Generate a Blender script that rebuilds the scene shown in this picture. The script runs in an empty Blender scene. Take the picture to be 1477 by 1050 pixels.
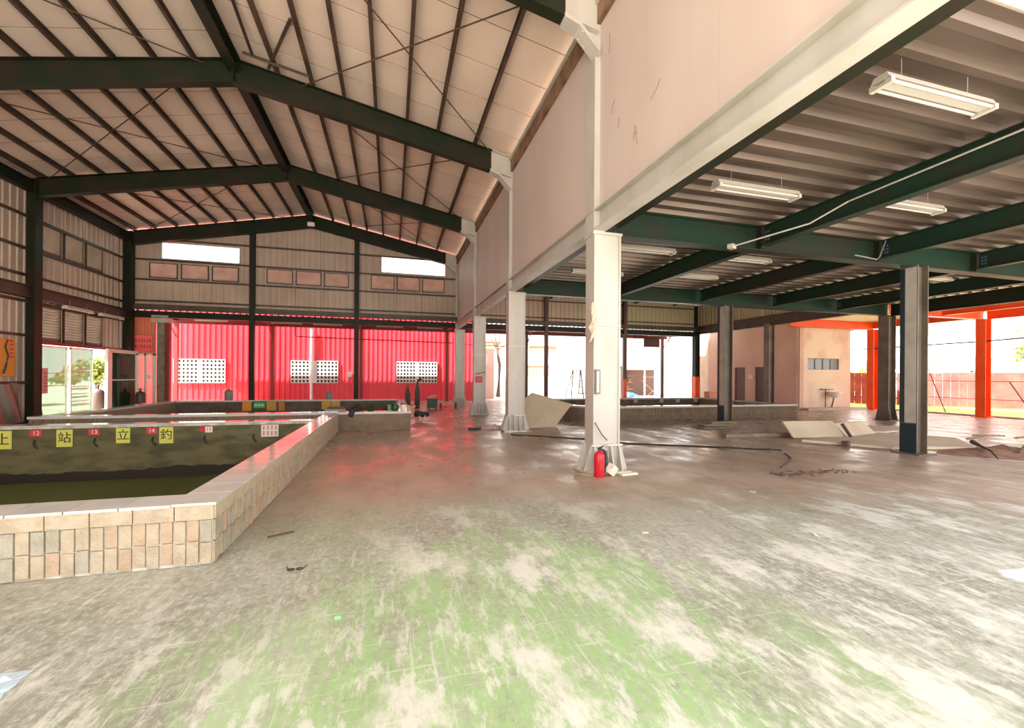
import bpy, bmesh, math, random
from mathutils import Vector, Matrix
random.seed(7)
sc = bpy.context.scene
C = sc.collection
PI = math.pi
# ------------------------------------------------------------------ camera, sky, sun, exposure
cam = bpy.data.cameras.new('camera')
camo = bpy.data.objects.new('camera', cam); C.objects.link(camo); sc.camera = camo
cam.sensor_fit = 'HORIZONTAL'; cam.sensor_width = 36.0
cam.lens = 624.7 / 1477 * 36.0
cam.shift_x = 0.0
cam.shift_y = (541.4 - 525.0) / 1477
cam.clip_start = 0.05; cam.clip_end = 400
YAW, ROLL = 0.271, 0.007
fw = Vector((math.sin(YAW), math.cos(YAW), 0)); rt = Vector((math.cos(YAW), -math.sin(YAW), 0)); up = Vector((0, 0, 1))
r3 = rt * math.cos(ROLL) + up * math.sin(ROLL); u3 = up * math.cos(ROLL) - rt * math.sin(ROLL)
camo.matrix_world = Matrix(((r3.x, u3.x, -fw.x, 0), (r3.y, u3.y, -fw.y, 0), (r3.z, u3.z, -fw.z, 1.5), (0, 0, 0, 1)))
w = bpy.data.worlds.new('sky'); sc.world = w; w.use_nodes = True
wn = w.node_tree.nodes['Background']
wn.inputs['Color'].default_value = (1.0, 0.985, 0.965, 1); wn.inputs['Strength'].default_value = 0.95
sl = bpy.data.lights.new('sun', 'SUN'); so = bpy.data.objects.new('sun', sl); C.objects.link(so)
sl.energy = 9.5; sl.angle = math.radians(0.6); sl.color = (1.0, 0.965, 0.92)
TO_SUN = Vector((-0.83, -0.30, 1.0)).normalized()
so.rotation_euler = (-TO_SUN).to_track_quat('-Z', 'Y').to_euler(); so.location = TO_SUN * 60
sc.view_settings.view_transform = 'Standard'; sc.view_settings.look = 'None'
sc.view_settings.gamma = 1.0; sc.view_settings.use_curve_mapping = False
sc.view_settings.exposure = 1.97
cy = sc.cycles
cy.max_bounces = 10; cy.diffuse_bounces = 7; cy.glossy_bounces = 4; cy.transmission_bounces = 6; cy.transparent_max_bounces = 8
cy.sample_clamp_indirect = 6.0; cy.use_denoising = True
cy.caustics_reflective = False; cy.caustics_refractive = False

# ------------------------------------------------------------------ materials
def mat(name, col, rough=0.6, metal=0.0, col2=None, scale=3.0, amt=1.0, stretch=(1, 1, 1), bump=0.0, bscale=30.0, lo=0.4, hi=0.65, spec=0.5):
    m = bpy.data.materials.new(name); m.use_nodes = True
    nt = m.node_tree; b = nt.nodes['Principled BSDF']
    b.inputs['Base Color'].default_value = (*col, 1); b.inputs['Roughness'].default_value = rough
    b.inputs['Metallic'].default_value = metal; b.inputs['Specular IOR Level'].default_value = spec
    if col2 is not None or bump:
        g = nt.nodes.new('ShaderNodeNewGeometry'); mp = nt.nodes.new('ShaderNodeMapping'); mp.inputs['Scale'].default_value = stretch
        nt.links.new(g.outputs['Position'], mp.inputs['Vector'])
    if col2 is not None:
        n = nt.nodes.new('ShaderNodeTexNoise'); n.inputs['Scale'].default_value = scale; n.inputs['Detail'].default_value = 6
        nt.links.new(mp.outputs['Vector'], n.inputs['Vector'])
        r = nt.nodes.new('ShaderNodeMapRange'); r.inputs['From Min'].default_value = lo; r.inputs['From Max'].default_value = hi
        r.inputs['To Max'].default_value = amt
        nt.links.new(n.outputs['Fac'], r.inputs['Value'])
        mx = nt.nodes.new('ShaderNodeMix'); mx.data_type = 'RGBA'
        mx.inputs['A'].default_value = (*col, 1); mx.inputs['B'].default_value = (*col2, 1)
        nt.links.new(r.outputs['Result'], mx.inputs['Factor']); nt.links.new(mx.outputs['Result'], b.inputs['Base Color'])
    if bump:
        n2 = nt.nodes.new('ShaderNodeTexNoise'); n2.inputs['Scale'].default_value = bscale; n2.inputs['Detail'].default_value = 4
        nt.links.new(g.outputs['Position'], n2.inputs['Vector'])
        bp = nt.nodes.new('ShaderNodeBump'); bp.inputs['Strength'].default_value = bump; bp.inputs['Distance'].default_value = 0.02
        nt.links.new(n2.outputs['Fac'], bp.inputs['Height']); nt.links.new(bp.outputs['Normal'], b.inputs['Normal'])
    return m

def glass_mat(name, tint, refl=0.12, rough=0.02, dust_sheen=0.15, dust_sheen_col=(0.6, 0.7, 0.6)):
    m = bpy.data.materials.new(name); m.use_nodes = True; nt = m.node_tree; nt.nodes.clear()
    out = nt.nodes.new('ShaderNodeOutputMaterial'); tr = nt.nodes.new('ShaderNodeBsdfTransparent'); tr.inputs['Color'].default_value = (*tint, 1)
    gl = nt.nodes.new('ShaderNodeBsdfGlossy'); gl.inputs['Roughness'].default_value = rough
    df = nt.nodes.new('ShaderNodeBsdfDiffuse'); df.inputs['Color'].default_value = (*dust_sheen_col, 1)
    m1 = nt.nodes.new('ShaderNodeMixShader'); m1.inputs['Fac'].default_value = refl
    m2 = nt.nodes.new('ShaderNodeMixShader'); m2.inputs['Fac'].default_value = dust_sheen
    nt.links.new(tr.outputs[0], m1.inputs[1]); nt.links.new(gl.outputs[0], m1.inputs[2])
    nt.links.new(m1.outputs[0], m2.inputs[1]); nt.links.new(df.outputs[0], m2.inputs[2]); nt.links.new(m2.outputs[0], out.inputs['Surface'])
    return m

M = {}
M['green'] = mat('dark green steel paint', (0.014, 0.021, 0.011), 0.45, 0, (0.032, 0.022, 0.015), 1.3, 0.8, spec=.15)
M['green2'] = mat('bottle green steel paint', (0.014, 0.036, 0.023), 0.42, 0, (0.034, 0.027, 0.020), 0.9, 0.8, spec=.18)
M['purlin'] = mat('brown primer steel', (0.105, 0.066, 0.046), 0.55, 0, (0.060, 0.036, 0.025), 2.0, spec=.25)
M['rafter'] = M['green']
M['roof'] = mat('cream roof board', (0.80, 0.645, 0.54), 0.7, 0, (0.72, 0.58, 0.475), 0.8, 0.9, bump=0.15, bscale=2.5)
M['roof2'] = mat('cream roof board paler', (0.82, 0.68, 0.565), 0.7, 0, (0.74, 0.57, 0.485), 0.9, 0.9, bump=0.15, bscale=2.5)
M['white'] = mat('cream white steel paint', (0.51, 0.475, 0.43), 0.45, 0, (0.42, 0.38, 0.32), 2.4, 0.8, (1, 1, .35), bump=0.05, bscale=8)
M['rustwhite'] = mat('stained white steel paint', (0.70, 0.62, 0.50), 0.5, 0, (0.24, 0.13, 0.07), 6.0, 0.8, (1, 1, .3), lo=.5, hi=.68)
M['panel'] = mat('off white wall board', (0.60, 0.495, 0.44), 0.6, 0, (0.55, 0.44, 0.385), 1.2, 0.8, (1, 1, .3), bump=0.06, bscale=3)
M['rust'] = mat('rust brown steel', (0.26, 0.15, 0.085), 0.7, 0, (0.13, 0.065, 0.035), 3.0)
M['clad'] = mat('beige corrugated sheet', (0.50, 0.385, 0.30), 0.5, 0.0, (0.42, 0.315, 0.24), 0.7, 0.9)
M['cladyel'] = mat('yellowed corrugated sheet', (0.46, 0.39, 0.24), 0.5, 0.0, (0.40, 0.33, 0.20), 0.7)
M['girt'] = mat('brown girt steel', (0.075, 0.045, 0.030), 0.5, 0, (0.045, 0.03, 0.02), 3)
M['louver'] = mat('rust pink louver slats', (0.56, 0.41, 0.335), 0.5, 0, (0.44, 0.31, 0.25), 2)
M['louvergrey'] = mat('grey brown louver slats', (0.27, 0.225, 0.175), 0.5, 0, (0.20, 0.16, 0.125), 2)
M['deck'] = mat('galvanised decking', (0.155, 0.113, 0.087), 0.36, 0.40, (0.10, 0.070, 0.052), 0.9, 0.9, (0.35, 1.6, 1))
M['decklit'] = mat('decking with painted light', (0.66, 0.52, 0.38), 0.5, 0.1)  # bright, orange-lit underside of the outer deck put into its colour
M['orange'] = mat('orange steel paint', (0.88, 0.105, 0.012), 0.4, 0, (0.80, 0.075, 0.010), 1.5)
M['red'] = mat('red corrugated sheet', (0.82, 0.040, 0.060), 0.4, 0.0, (0.76, 0.032, 0.048), 0.6)
M['redshade'] = mat('oxide red steel', (0.20, 0.020, 0.018), 0.5)
M['lattice'] = mat('white lattice block', (0.82, 0.80, 0.76), 0.6)
M['hole'] = mat('dark opening', (0.06, 0.055, 0.05), 0.8)
M['concrete'] = mat('pale concrete', (0.50, 0.43, 0.35), 0.8, 0, (0.40, 0.33, 0.26), 2.5, bump=0.1)
M['brickA'] = mat('peach split tile', (0.47, 0.345, 0.235), 0.8, 0, (0.39, 0.28, 0.185), 9, bump=0.5, bscale=45)
M['brickB'] = mat('cream split tile', (0.47, 0.39, 0.28), 0.8, 0, (0.40, 0.315, 0.22), 9, bump=0.5, bscale=45)
M['brickC'] = mat('greyish split tile', (0.40, 0.36, 0.28), 0.8, 0, (0.32, 0.28, 0.21), 9, bump=0.5, bscale=45)
M['mortar'] = mat('mortar', (0.68, 0.64, 0.57), 0.9, 0, (0.40, 0.34, 0.27), 5)
M['coping'] = mat('white glazed coping tile', (0.60, 0.585, 0.55), 0.10, 0, (0.54, 0.515, 0.475), 2.5)
M['farbrick'] = mat('brown wall tile', (0.215, 0.152, 0.098), 0.8, 0, (0.165, 0.112, 0.07), 5, bump=.3)
M['plaster'] = mat('pink plaster', (0.68, 0.44, 0.345), 0.8, 0, (0.58, 0.345, 0.265), 0.9, 0.8, bump=.1)
M['plaster2'] = mat('cream plaster', (0.76, 0.60, 0.455), 0.8, 0, (0.60, 0.40, 0.285), 1.0, 0.8, lo=.5, hi=.7)
M['door'] = mat('brown door', (0.13, 0.060, 0.050), 0.6)
M['lampwhite'] = mat('white enamel fixture', (0.50, 0.45, 0.39), 0.35)
M['tube'] = mat('milky lamp tube', (0.47, 0.43, 0.37), 0.25)
M['laddermetal'] = mat('dull ladder metal', (.16, .13, .11), .5, .3)
M['dullmetal'] = mat('galvanised pipe', (0.42, 0.39, 0.34), 0.4, 0.5)
M['black'] = mat('black rubber', (0.015, 0.014, 0.013), 0.6)
M['darkgrey'] = mat('dark grey', (0.055, 0.05, 0.045), 0.6)
M['grey'] = mat('grey plastic', (0.22, 0.20, 0.18), 0.6)
M['extred'] = mat('red enamel', (0.62, 0.012, 0.030), 0.3)
M['paper'] = mat('pale card', (0.78, 0.70, 0.58), 0.8)
M['yellow'] = mat('yellow paper sign', (0.62, 0.60, 0.11), 0.7)
M['ink'] = mat('black ink', (0.02, 0.018, 0.015), 0.8)
M['signred'] = mat('red sign board', (0.62, 0.045, 0.05), 0.6)
M['signwhite'] = mat('white sign board', (0.80, 0.72, 0.66), 0.6)
M['redink'] = mat('red ink', (0.55, 0.03, 0.03), 0.7)
M['orangesign'] = mat('orange board', (0.72, 0.28, 0.03), 0.6)
M['signgreen'] = mat('green board', (0.06, 0.45, 0.09), 0.6)
M['aluframe'] = mat('pale aluminium', (0.72, 0.70, 0.62), 0.35, 0.3)
M['cardboard'] = mat('beige board', (0.50, 0.395, 0.27), 0.8, 0, (0.44, 0.34, 0.225), 1.5)
M['wood'] = mat('weathered wood', (0.32, 0.24, 0.17), 0.8, 0, (0.22, 0.15, 0.10), 4, stretch=(1, 5, 1))
M['greenwood'] = mat('greyish green board', (0.26, 0.24, 0.14), 0.8, 0, (0.36, 0.28, 0.19), 3)
M['slab'] = mat('pale panel board', (0.74, 0.60, 0.45), 0.8, 0, (0.65, 0.51, 0.375), 1.5)
M['soil'] = mat('rusty soil', (0.40, 0.235, 0.165), 0.95, 0, (0.25, 0.12, 0.07), 5, bump=.5)
M['lilac'] = mat('lilac plastic sheet', (0.55, 0.42, 0.46), 0.25)
M['blue'] = mat('blue tarpaulin', (0.03, 0.25, 0.75), 0.5)
M['teal'] = mat('dark teal paint', (0.012, 0.035, 0.045), 0.4)
M['greypaint'] = mat('grey white paint', (0.50, 0.47, 0.41), 0.5, 0, (0.42, 0.39, 0.33), 4)
M['browncol'] = mat('brown grey steel', (0.16, 0.125, 0.09), 0.5, 0, (0.10, 0.08, 0.06), 2)
M['leaf'] = mat('leaf green', (0.20, 0.30, 0.045), 0.6, 0, (0.34, 0.38, 0.06), 4)
M['grassm'] = mat('grass', (0.38, 0.42, 0.10), 0.9, 0, (0.50, 0.44, 0.16), 3)
M['bark'] = mat('bark', (0.12, 0.09, 0.065), 0.9)
M['housewhite'] = mat('white house wall', (0.80, 0.78, 0.75), 0.8)
M['housepink'] = mat('pink house wall', (0.74, 0.50, 0.42), 0.8)
M['housebrick'] = mat('brick orange', (0.60, 0.25, 0.16), 0.8)
M['pane'] = mat('dim window pane', (0.20, 0.22, 0.23), 0.2)
M['greyroof'] = mat('grey roof edge', (0.22, 0.20, 0.18), 0.7)
M['fence'] = mat('red fence board', (0.25, 0.028, 0.020), 0.7, 0, (0.31, 0.05, 0.035), 2)
M['ground'] = mat('pale yard concrete', (0.58, 0.53, 0.47), 0.9, 0, (0.48, 0.44, 0.38), 0.6)
M['tank'] = mat('brown cylinder paint', (0.10, 0.055, 0.045), 0.5)
M['glass'] = glass_mat('dusty green glass', (0.80, 0.93, 0.83), 0.10, 0.05, 0.55, (0.34, 0.38, 0.29))
M['greenglass'] = glass_mat('dark green film glass', (0.05, 0.16, 0.09), 0.10, 0.06, 0.35, (0.035, 0.085, 0.05))
M['clearglass'] = glass_mat('clear glass', (0.93, 0.97, 0.95), 0.08, 0.02, 0.10, (0.6, 0.62, 0.6))

def pond_wall_mat():
    m = mat('stained pond concrete', (0.135, 0.118, 0.050), 0.75, 0, (0.066, 0.056, 0.023), 2.2, 1, (1, 1, 2.5), bump=.2, bscale=6)
    nt = m.node_tree; b = nt.nodes['Principled BSDF']
    src = b.inputs['Base Color'].links[0].from_socket
    g = nt.nodes.new('ShaderNodeNewGeometry'); s = nt.nodes.new('ShaderNodeSeparateXYZ'); nt.links.new(g.outputs['Position'], s.inputs[0])
    n = nt.nodes.new('ShaderNodeTexNoise'); n.inputs['Scale'].default_value = 1.6; n.inputs['Detail'].default_value = 5
    nt.links.new(g.outputs['Position'], n.inputs['Vector'])
    a = nt.nodes.new('ShaderNodeMath'); a.operation = 'MULTIPLY_ADD'; a.inputs[1].default_value = 0.28; nt.links.new(n.outputs['Fac'], a.inputs[0]); nt.links.new(s.outputs['Z'], a.inputs[2])
    r = nt.nodes.new('ShaderNodeValToRGB')
    mr = nt.nodes.new('ShaderNodeMapRange'); mr.inputs['From Min'].default_value = -0.65; mr.inputs['From Max'].default_value = 0.65
    nt.links.new(a.outputs[0], mr.inputs['Value']); nt.links.new(mr.outputs[0], r.inputs['Fac'])
    e = r.color_ramp.elements; e[0].position = 0.285; e[0].color = (1, 1, 1, 1); e[1].position = 0.30; e[1].color = (0, 0, 0, 1)
    mx = nt.nodes.new('ShaderNodeMix'); mx.data_type = 'RGBA'; mx.inputs['B'].default_value = (0.018, 0.011, 0.004, 1)
    nt.links.new(src, mx.inputs['A']); nt.links.new(r.outputs['Color'], mx.inputs['Factor']); nt.links.new(mx.outputs['Result'], b.inputs['Base Color'])
    return m
M['pondwall'] = pond_wall_mat()
M['pondfloor'] = mat('algae film', (0.055, 0.066, 0.022), 0.6, 0, (0.040, 0.046, 0.015), 1.2)
M['water'] = mat('murky pond water', (0.092, 0.102, 0.034), 0.5, 0, (0.07, 0.078, 0.025), 1.0, spec=0.25)

def floor_mat():
    m = bpy.data.materials.new('worn painted concrete floor'); m.use_nodes = True
    nt = m.node_tree; b = nt.nodes['Principled BSDF']; L = nt.links.new; N = nt.nodes.new
    g = N('ShaderNodeNewGeometry'); pos = g.outputs['Position']
    sep = N('ShaderNodeSeparateXYZ'); L(pos, sep.inputs[0])
    def noise(scale, stretch=(1, 1, 1), rot=0, detail=6, rough=.6, seed=0):
        mp = N('ShaderNodeMapping'); mp.inputs['Scale'].default_value = stretch; mp.inputs['Rotation'].default_value = (0, 0, rot); mp.inputs['Location'].default_value = (seed, seed * .7, 0)
        L(pos, mp.inputs['Vector']); n = N('ShaderNodeTexNoise'); n.inputs['Scale'].default_value = scale; n.inputs['Detail'].default_value = detail; n.inputs['Roughness'].default_value = rough
        L(mp.outputs[0], n.inputs['Vector']); return n.outputs['Fac']
    def rng(v, a, c, lo=0, hi=1):
        r = N('ShaderNodeMapRange'); r.interpolation_type = 'SMOOTHSTEP'; r.inputs['From Min'].default_value = a; r.inputs['From Max'].default_value = c
        r.inputs['To Min'].default_value = lo; r.inputs['To Max'].default_value = hi; L(v, r.inputs['Value']); return r.outputs['Result']
    def mth(op, a, c):
        x = N('ShaderNodeMath'); x.operation = op
        for i, v in enumerate((a, c)):
            if isinstance(v, (int, float)): x.inputs[i].default_value = v
            else: L(v, x.inputs[i])
        return x.outputs[0]
    def mix(f, a, c):
        x = N('ShaderNodeMix'); x.data_type = 'RGBA'
        if isinstance(f, (int, float)): x.inputs['Factor'].default_value = f
        else: L(f, x.inputs['Factor'])
        for k, v in (('A', a), ('B', c)):
            if isinstance(v, tuple): x.inputs[k].default_value = (*v, 1)
            else: L(v, x.inputs[k])
        return x.outputs['Result']
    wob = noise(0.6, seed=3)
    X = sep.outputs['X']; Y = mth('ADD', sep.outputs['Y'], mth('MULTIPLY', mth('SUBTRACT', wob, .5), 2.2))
    # brown concrete, far and right, with the dimmer light there painted in
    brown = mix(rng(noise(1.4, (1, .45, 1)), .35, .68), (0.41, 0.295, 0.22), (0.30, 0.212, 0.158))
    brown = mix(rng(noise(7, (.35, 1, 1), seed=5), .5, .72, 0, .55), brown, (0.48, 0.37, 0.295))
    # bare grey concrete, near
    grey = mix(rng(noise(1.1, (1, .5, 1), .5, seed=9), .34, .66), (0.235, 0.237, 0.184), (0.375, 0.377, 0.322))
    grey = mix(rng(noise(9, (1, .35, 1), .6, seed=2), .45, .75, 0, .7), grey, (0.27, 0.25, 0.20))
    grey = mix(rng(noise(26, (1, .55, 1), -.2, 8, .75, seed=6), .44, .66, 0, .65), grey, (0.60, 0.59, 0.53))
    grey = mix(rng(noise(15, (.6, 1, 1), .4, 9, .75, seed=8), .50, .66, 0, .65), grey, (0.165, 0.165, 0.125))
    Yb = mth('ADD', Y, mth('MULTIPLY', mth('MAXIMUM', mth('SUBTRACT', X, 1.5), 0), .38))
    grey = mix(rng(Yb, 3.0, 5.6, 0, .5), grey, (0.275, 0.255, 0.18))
    base = mix(rng(Yb, 4.2, 6.6), grey, brown)  # fade to brown puts the light falloff from the open front into the colour
    # worn green paint where the traffic lane runs
    dx = mth('SUBTRACT', X, mth('ADD', 0.35, mth('MULTIPLY', sep.outputs['Y'], 0.10)))
    lane = rng(mth('ABSOLUTE', dx, 0), .5, 2.6, 1, 0)
    lane = mth('MULTIPLY', lane, rng(Y, 1.6, 5.2, 1, 0))
    streak = noise(2.0, (1.8, .34, 1), -.05, 10, .68, seed=4)
    gm = mth('MULTIPLY', rng(noise(11, (1.6, .4, 1), .05, 10, .75, seed=61), .36, .56, .25, 1), rng(lane, 0, .1)); gm = mth('MULTIPLY', mth('MULTIPLY', gm, rng(mth('ADD', streak, mth('MULTIPLY', lane, .30)), .54, .76)), rng(lane, .0, .5))
    base = mix(mth('MULTIPLY', gm, .85), base, (0.30, 0.47, 0.195))
    base = mix(mth('MULTIPLY', rng(noise(.9, (1, .5, 1), seed=41), .45, .62), mth('MULTIPLY', rng(Y, 3.0, 6.5, .38, 0), mth('MULTIPLY', rng(X, -2.5, -.5), rng(X, 2.6, 4.6, 1, 0)))), base, (0.29, 0.375, 0.205))
    # chalky scuffs
    sc1 = rng(noise(1.5, (1.3, .7, 1), .35, 12, .72, seed=11), .50, .62)
    sc1 = mth('MULTIPLY', sc1, rng(Y, 2.5, 6.2, 1, 0)); sc1 = mth('MULTIPLY', sc1, rng(X, -1.2, .8))
    base = mix(mth('MULTIPLY', sc1, .85), base, (0.66, 0.64, 0.58))
    sc2 = mth('MULTIPLY', rng(noise(4.0, (1.7, .6, 1), -.15, 12, .75, seed=51), .49, .60), rng(Y, 1.8, 4.6, 1, 0))
    base = mix(mth('MULTIPLY', sc2, .7), base, (0.66, 0.65, 0.595))
    scr = rng(noise(5, (7, .25, 1), -.25, 3, seed=21), .60, .70); scr2 = rng(noise(5, (.3, 6, 1), .5, 3, seed=25), .61, .71)
    scr = mth('MULTIPLY', mth('MAXIMUM', scr, scr2), rng(Y, 2.0, 7.5, 1, 0))
    base = mix(mth('MULTIPLY', scr, .45), base, (0.66, 0.65, 0.595))
    # dark oily stains
    st = rng(noise(2.3, (1, .6, 1), seed=31), .62, .76)
    base = mix(mth('MULTIPLY', st, .45), base, (0.13, 0.11, 0.085))
    L(base, b.inputs['Base Color'])
    rr = rng(noise(1.8, (1, .6, 1), seed=13), .35, .65, .20, .46)
    L(mth('ADD', rr, rng(Y, 3.5, 7.5, .26, 0)), b.inputs['Roughness'])
    b.inputs['Specular IOR Level'].default_value = 0.55
    bp = N('ShaderNodeBump'); bp.inputs['Strength'].default_value = .22; bp.inputs['Distance'].default_value = .02
    L(noise(6, (1, .8, 1), seed=17), bp.inputs['Height']); L(bp.outputs[0], b.inputs['Normal'])
    return m
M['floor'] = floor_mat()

# ------------------------------------------------------------------ helpers
def wloc(o):
    v = Vector((0, 0, 0))
    while o is not None: v = v + o.location; o = o.parent
    return v
class MB:
    def __init__(s): s.v = []; s.f = []
    def add(s, vs, fs):
        k = len(s.v); s.v += [tuple(v) for v in vs]; s.f += [tuple(i + k for i in f) for f in fs]; return s
    def box(s, x0, x1, y0, y1, z0, z1):
        return s.add([(x0, y0, z0), (x1, y0, z0), (x1, y1, z0), (x0, y1, z0), (x0, y0, z1), (x1, y0, z1), (x1, y1, z1), (x0, y1, z1)],
                     [(0, 3, 2, 1), (4, 5, 6, 7), (0, 1, 5, 4), (1, 2, 6, 5), (2, 3, 7, 6), (3, 0, 4, 7)])
    def rbox(s, c, size, rz=0, rx=0, ry=0):
        R = Matrix.Rotation(rz, 3, 'Z') @ Matrix.Rotation(ry, 3, 'Y') @ Matrix.Rotation(rx, 3, 'X')
        a, b_, c_ = [q / 2 for q in size]; P = []
        for z in (-c_, c_):
            for (x, y) in ((-a, -b_), (a, -b_), (a, b_), (-a, b_)): P.append(Vector(c) + R @ Vector((x, y, z)))
        return s.add(P, [(0, 3, 2, 1), (4, 5, 6, 7), (0, 1, 5, 4), (1, 2, 6, 5), (2, 3, 7, 6), (3, 0, 4, 7)])
    def prism(s, poly, vec):
        vec = Vector(vec); n = len(poly); P = [Vector(p) for p in poly]
        return s.add(P + [p + vec for p in P], [tuple(range(n))[::-1], tuple(range(n, 2 * n))] + [(i, (i + 1) % n, n + (i + 1) % n, n + i) for i in range(n)])
    def tube(s, path, r, n=8, cap=True):
        path = [Vector(p) for p in path]; rs = r if isinstance(r, (list, tuple)) else [r] * len(path); rings = []
        for i, p in enumerate(path):
            d = (path[min(i + 1, len(path) - 1)] - path[max(i - 1, 0)]).normalized()
            a = d.cross(Vector((0, 0, 1)))
            if a.length < 1e-3: a = Vector((1, 0, 0))
            a.normalize(); b_ = d.cross(a).normalized()
            rings.append([p + (a * math.cos(2 * PI * k / n) + b_ * math.sin(2 * PI * k / n)) * rs[i] for k in range(n)])
        vs = [q for rg in rings for q in rg]; fs = []
        for i in range(len(path) - 1):
            for k in range(n): fs.append((i * n + k, i * n + (k + 1) % n, (i + 1) * n + (k + 1) % n, (i + 1) * n + k))
        if cap: fs += [tuple(range(n))[::-1], tuple(range((len(path) - 1) * n, len(path) * n))]
        return s.add(vs, fs)
    def lathe(s, c, prof, n=16):
        c = Vector(c); vs = []; fs = []
        for (r, z) in prof:
            for k in range(n): vs.append(c + Vector((r * math.cos(2 * PI * k / n), r * math.sin(2 * PI * k / n), z)))
        m = len(prof)
        for i in range(m - 1):
            for k in range(n): fs.append((i * n + k, i * n + (k + 1) % n, (i + 1) * n + (k + 1) % n, (i + 1) * n + k))
        fs += [tuple(range(n))[::-1], tuple(range((m - 1) * n, m * n))]
        return s.add(vs, fs)
    def ibeam(s, a, b_, w, h, t=0.014, tw=0.010, upv=(0, 0, 1)):
        """I section from a to b_, a and b_ on the centre of the top face."""
        a = Vector(a); b_ = Vector(b_); d = (b_ - a).normalized(); upv = Vector(upv)
        side = d.cross(upv).normalized(); u = side.cross(d).normalized()
        def bar(x0, x1, z0, z1):
            P = [a + side * x + u * z for (x, z) in ((x0, z0), (x1, z0), (x1, z1), (x0, z1))]; s.prism(P, b_ - a)
        bar(-w / 2, w / 2, -t, 0); bar(-w / 2, w / 2, -h, -h + t); bar(-tw / 2, tw / 2, -h + t, -t)
        return s
    def corr(s, p0, u, v, n, ul, vl, pitch=0.25, depth=0.03):
        p0, u, v, n = Vector(p0), Vector(u), Vector(v), Vector(n); pts = []; x = 0.0
        while x < ul - 1e-6:
            for (fr, d) in ((0, 0), (.30, 0), (.38, 1), (.62, 1), (.70, 0)):
                q = x + fr * pitch
                if q <= ul: pts.append((q, d * depth))
            x += pitch
        if pts[-1][0] < ul - 1e-4: pts.append((ul, 0))
        k = len(pts); vs = [p0 + u * a + n * d for a, d in pts] + [p0 + u * a + n * d + v * vl for a, d in pts]
        return s.add(vs, [(i, i + 1, k + i + 1, k + i) for i in range(k - 1)])
    def build(s, name, m, parent=None, smooth=False, loc=None):
        me = bpy.data.meshes.new(name); off = wloc(parent) if parent is not None else Vector((0, 0, 0))
        L0 = Vector(loc) if loc is not None else Vector((0, 0, 0))
        me.from_pydata([tuple(Vector(v) - off - L0) for v in s.v], [], s.f); me.update()
        bm = bmesh.new(); bm.from_mesh(me); bmesh.ops.recalc_face_normals(bm, faces=bm.faces); bm.to_mesh(me); bm.free()
        if smooth:
            for p in me.polygons: p.use_smooth = True
            try: me.set_sharp_from_angle(angle=math.radians(40))
            except Exception: pass
        me.materials.append(M[m] if isinstance(m, str) else m)
        o = bpy.data.objects.new(name, me); C.objects.link(o); o.location = L0
        if parent is not None: o.parent = parent
        return o
def thing(name, label, cat, loc=(0, 0, 0), group=None):
    o = bpy.data.objects.new(name, None); C.objects.link(o); o.location = loc; o.empty_display_size = .1
    return tag(o, label, cat, group)
def tag(o, label, cat, group=None):
    o['label'] = label; o['category'] = cat
    if group: o['group'] = group
    return o
def struct(o): o['kind'] = 'structure'; return o
def sroot(name, loc=(0, 0, 0)):
    o = bpy.data.objects.new(name, None); C.objects.link(o); o.location = loc; o.empty_display_size = .1; return struct(o)
def stuff(o): o['kind'] = 'stuff'; return o
def piece(name, me, parent, world):
    o = bpy.data.objects.new(name, me); C.objects.link(o); o.parent = parent; o.location = Vector(world) - wloc(parent); return o
def bmesh_box(name, sx, sy, sz, m):
    me = bpy.data.meshes.new(name); b = MB().box(-sx / 2, sx / 2, -sy / 2, sy / 2, -sz / 2, sz / 2)
    me.from_pydata(b.v, [], b.f); me.materials.append(M[m]); me.update(); return me
def copy_tree(o, loc, label=None, group=None):
    r = o.copy(); C.objects.link(r); r.location = loc
    if label: r['label'] = label
    if group: r['group'] = group
    for ch in list(o.children):
        c = ch.copy(); C.objects.link(c); c.parent = r
        for gch in list(ch.children):
            d = gch.copy(); C.objects.link(d); d.parent = c
    return r
def text(name, s, size, loc, rot, m, parent, ext=0.002):
    cu = bpy.data.curves.new(name, 'FONT'); cu.body = s; cu.size = size; cu.extrude = ext; cu.align_x = 'CENTER'; cu.align_y = 'CENTER'
    tmp = bpy.data.objects.new('tmp', cu); C.objects.link(tmp); bpy.context.view_layer.update()
    me = bpy.data.meshes.new_from_object(tmp.evaluated_get(bpy.context.evaluated_depsgraph_get())); me.name = name
    bpy.data.objects.remove(tmp); me.materials.clear(); me.materials.append(M[m])
    o = bpy.data.objects.new(name, me); C.objects.link(o); o.rotation_euler = rot
    o.location = Vector(loc) - wloc(parent); o.parent = parent; return o

# ------------------------------------------------------------------ main dimensions (metres)
XL, XR, XRIDGE, ZRIDGE, SL = -10.19, 3.01, -3.5, 8.62, 0.2
YA, YB, YC, YD = 6.12, 11.19, 16.27, 21.34
YF = -1.5                                  # open front edge of the roof
def zt(x): return ZRIDGE - SL * abs(x - XRIDGE)
X2, X3, X4 = 10.02, 17.02, 22.1
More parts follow.
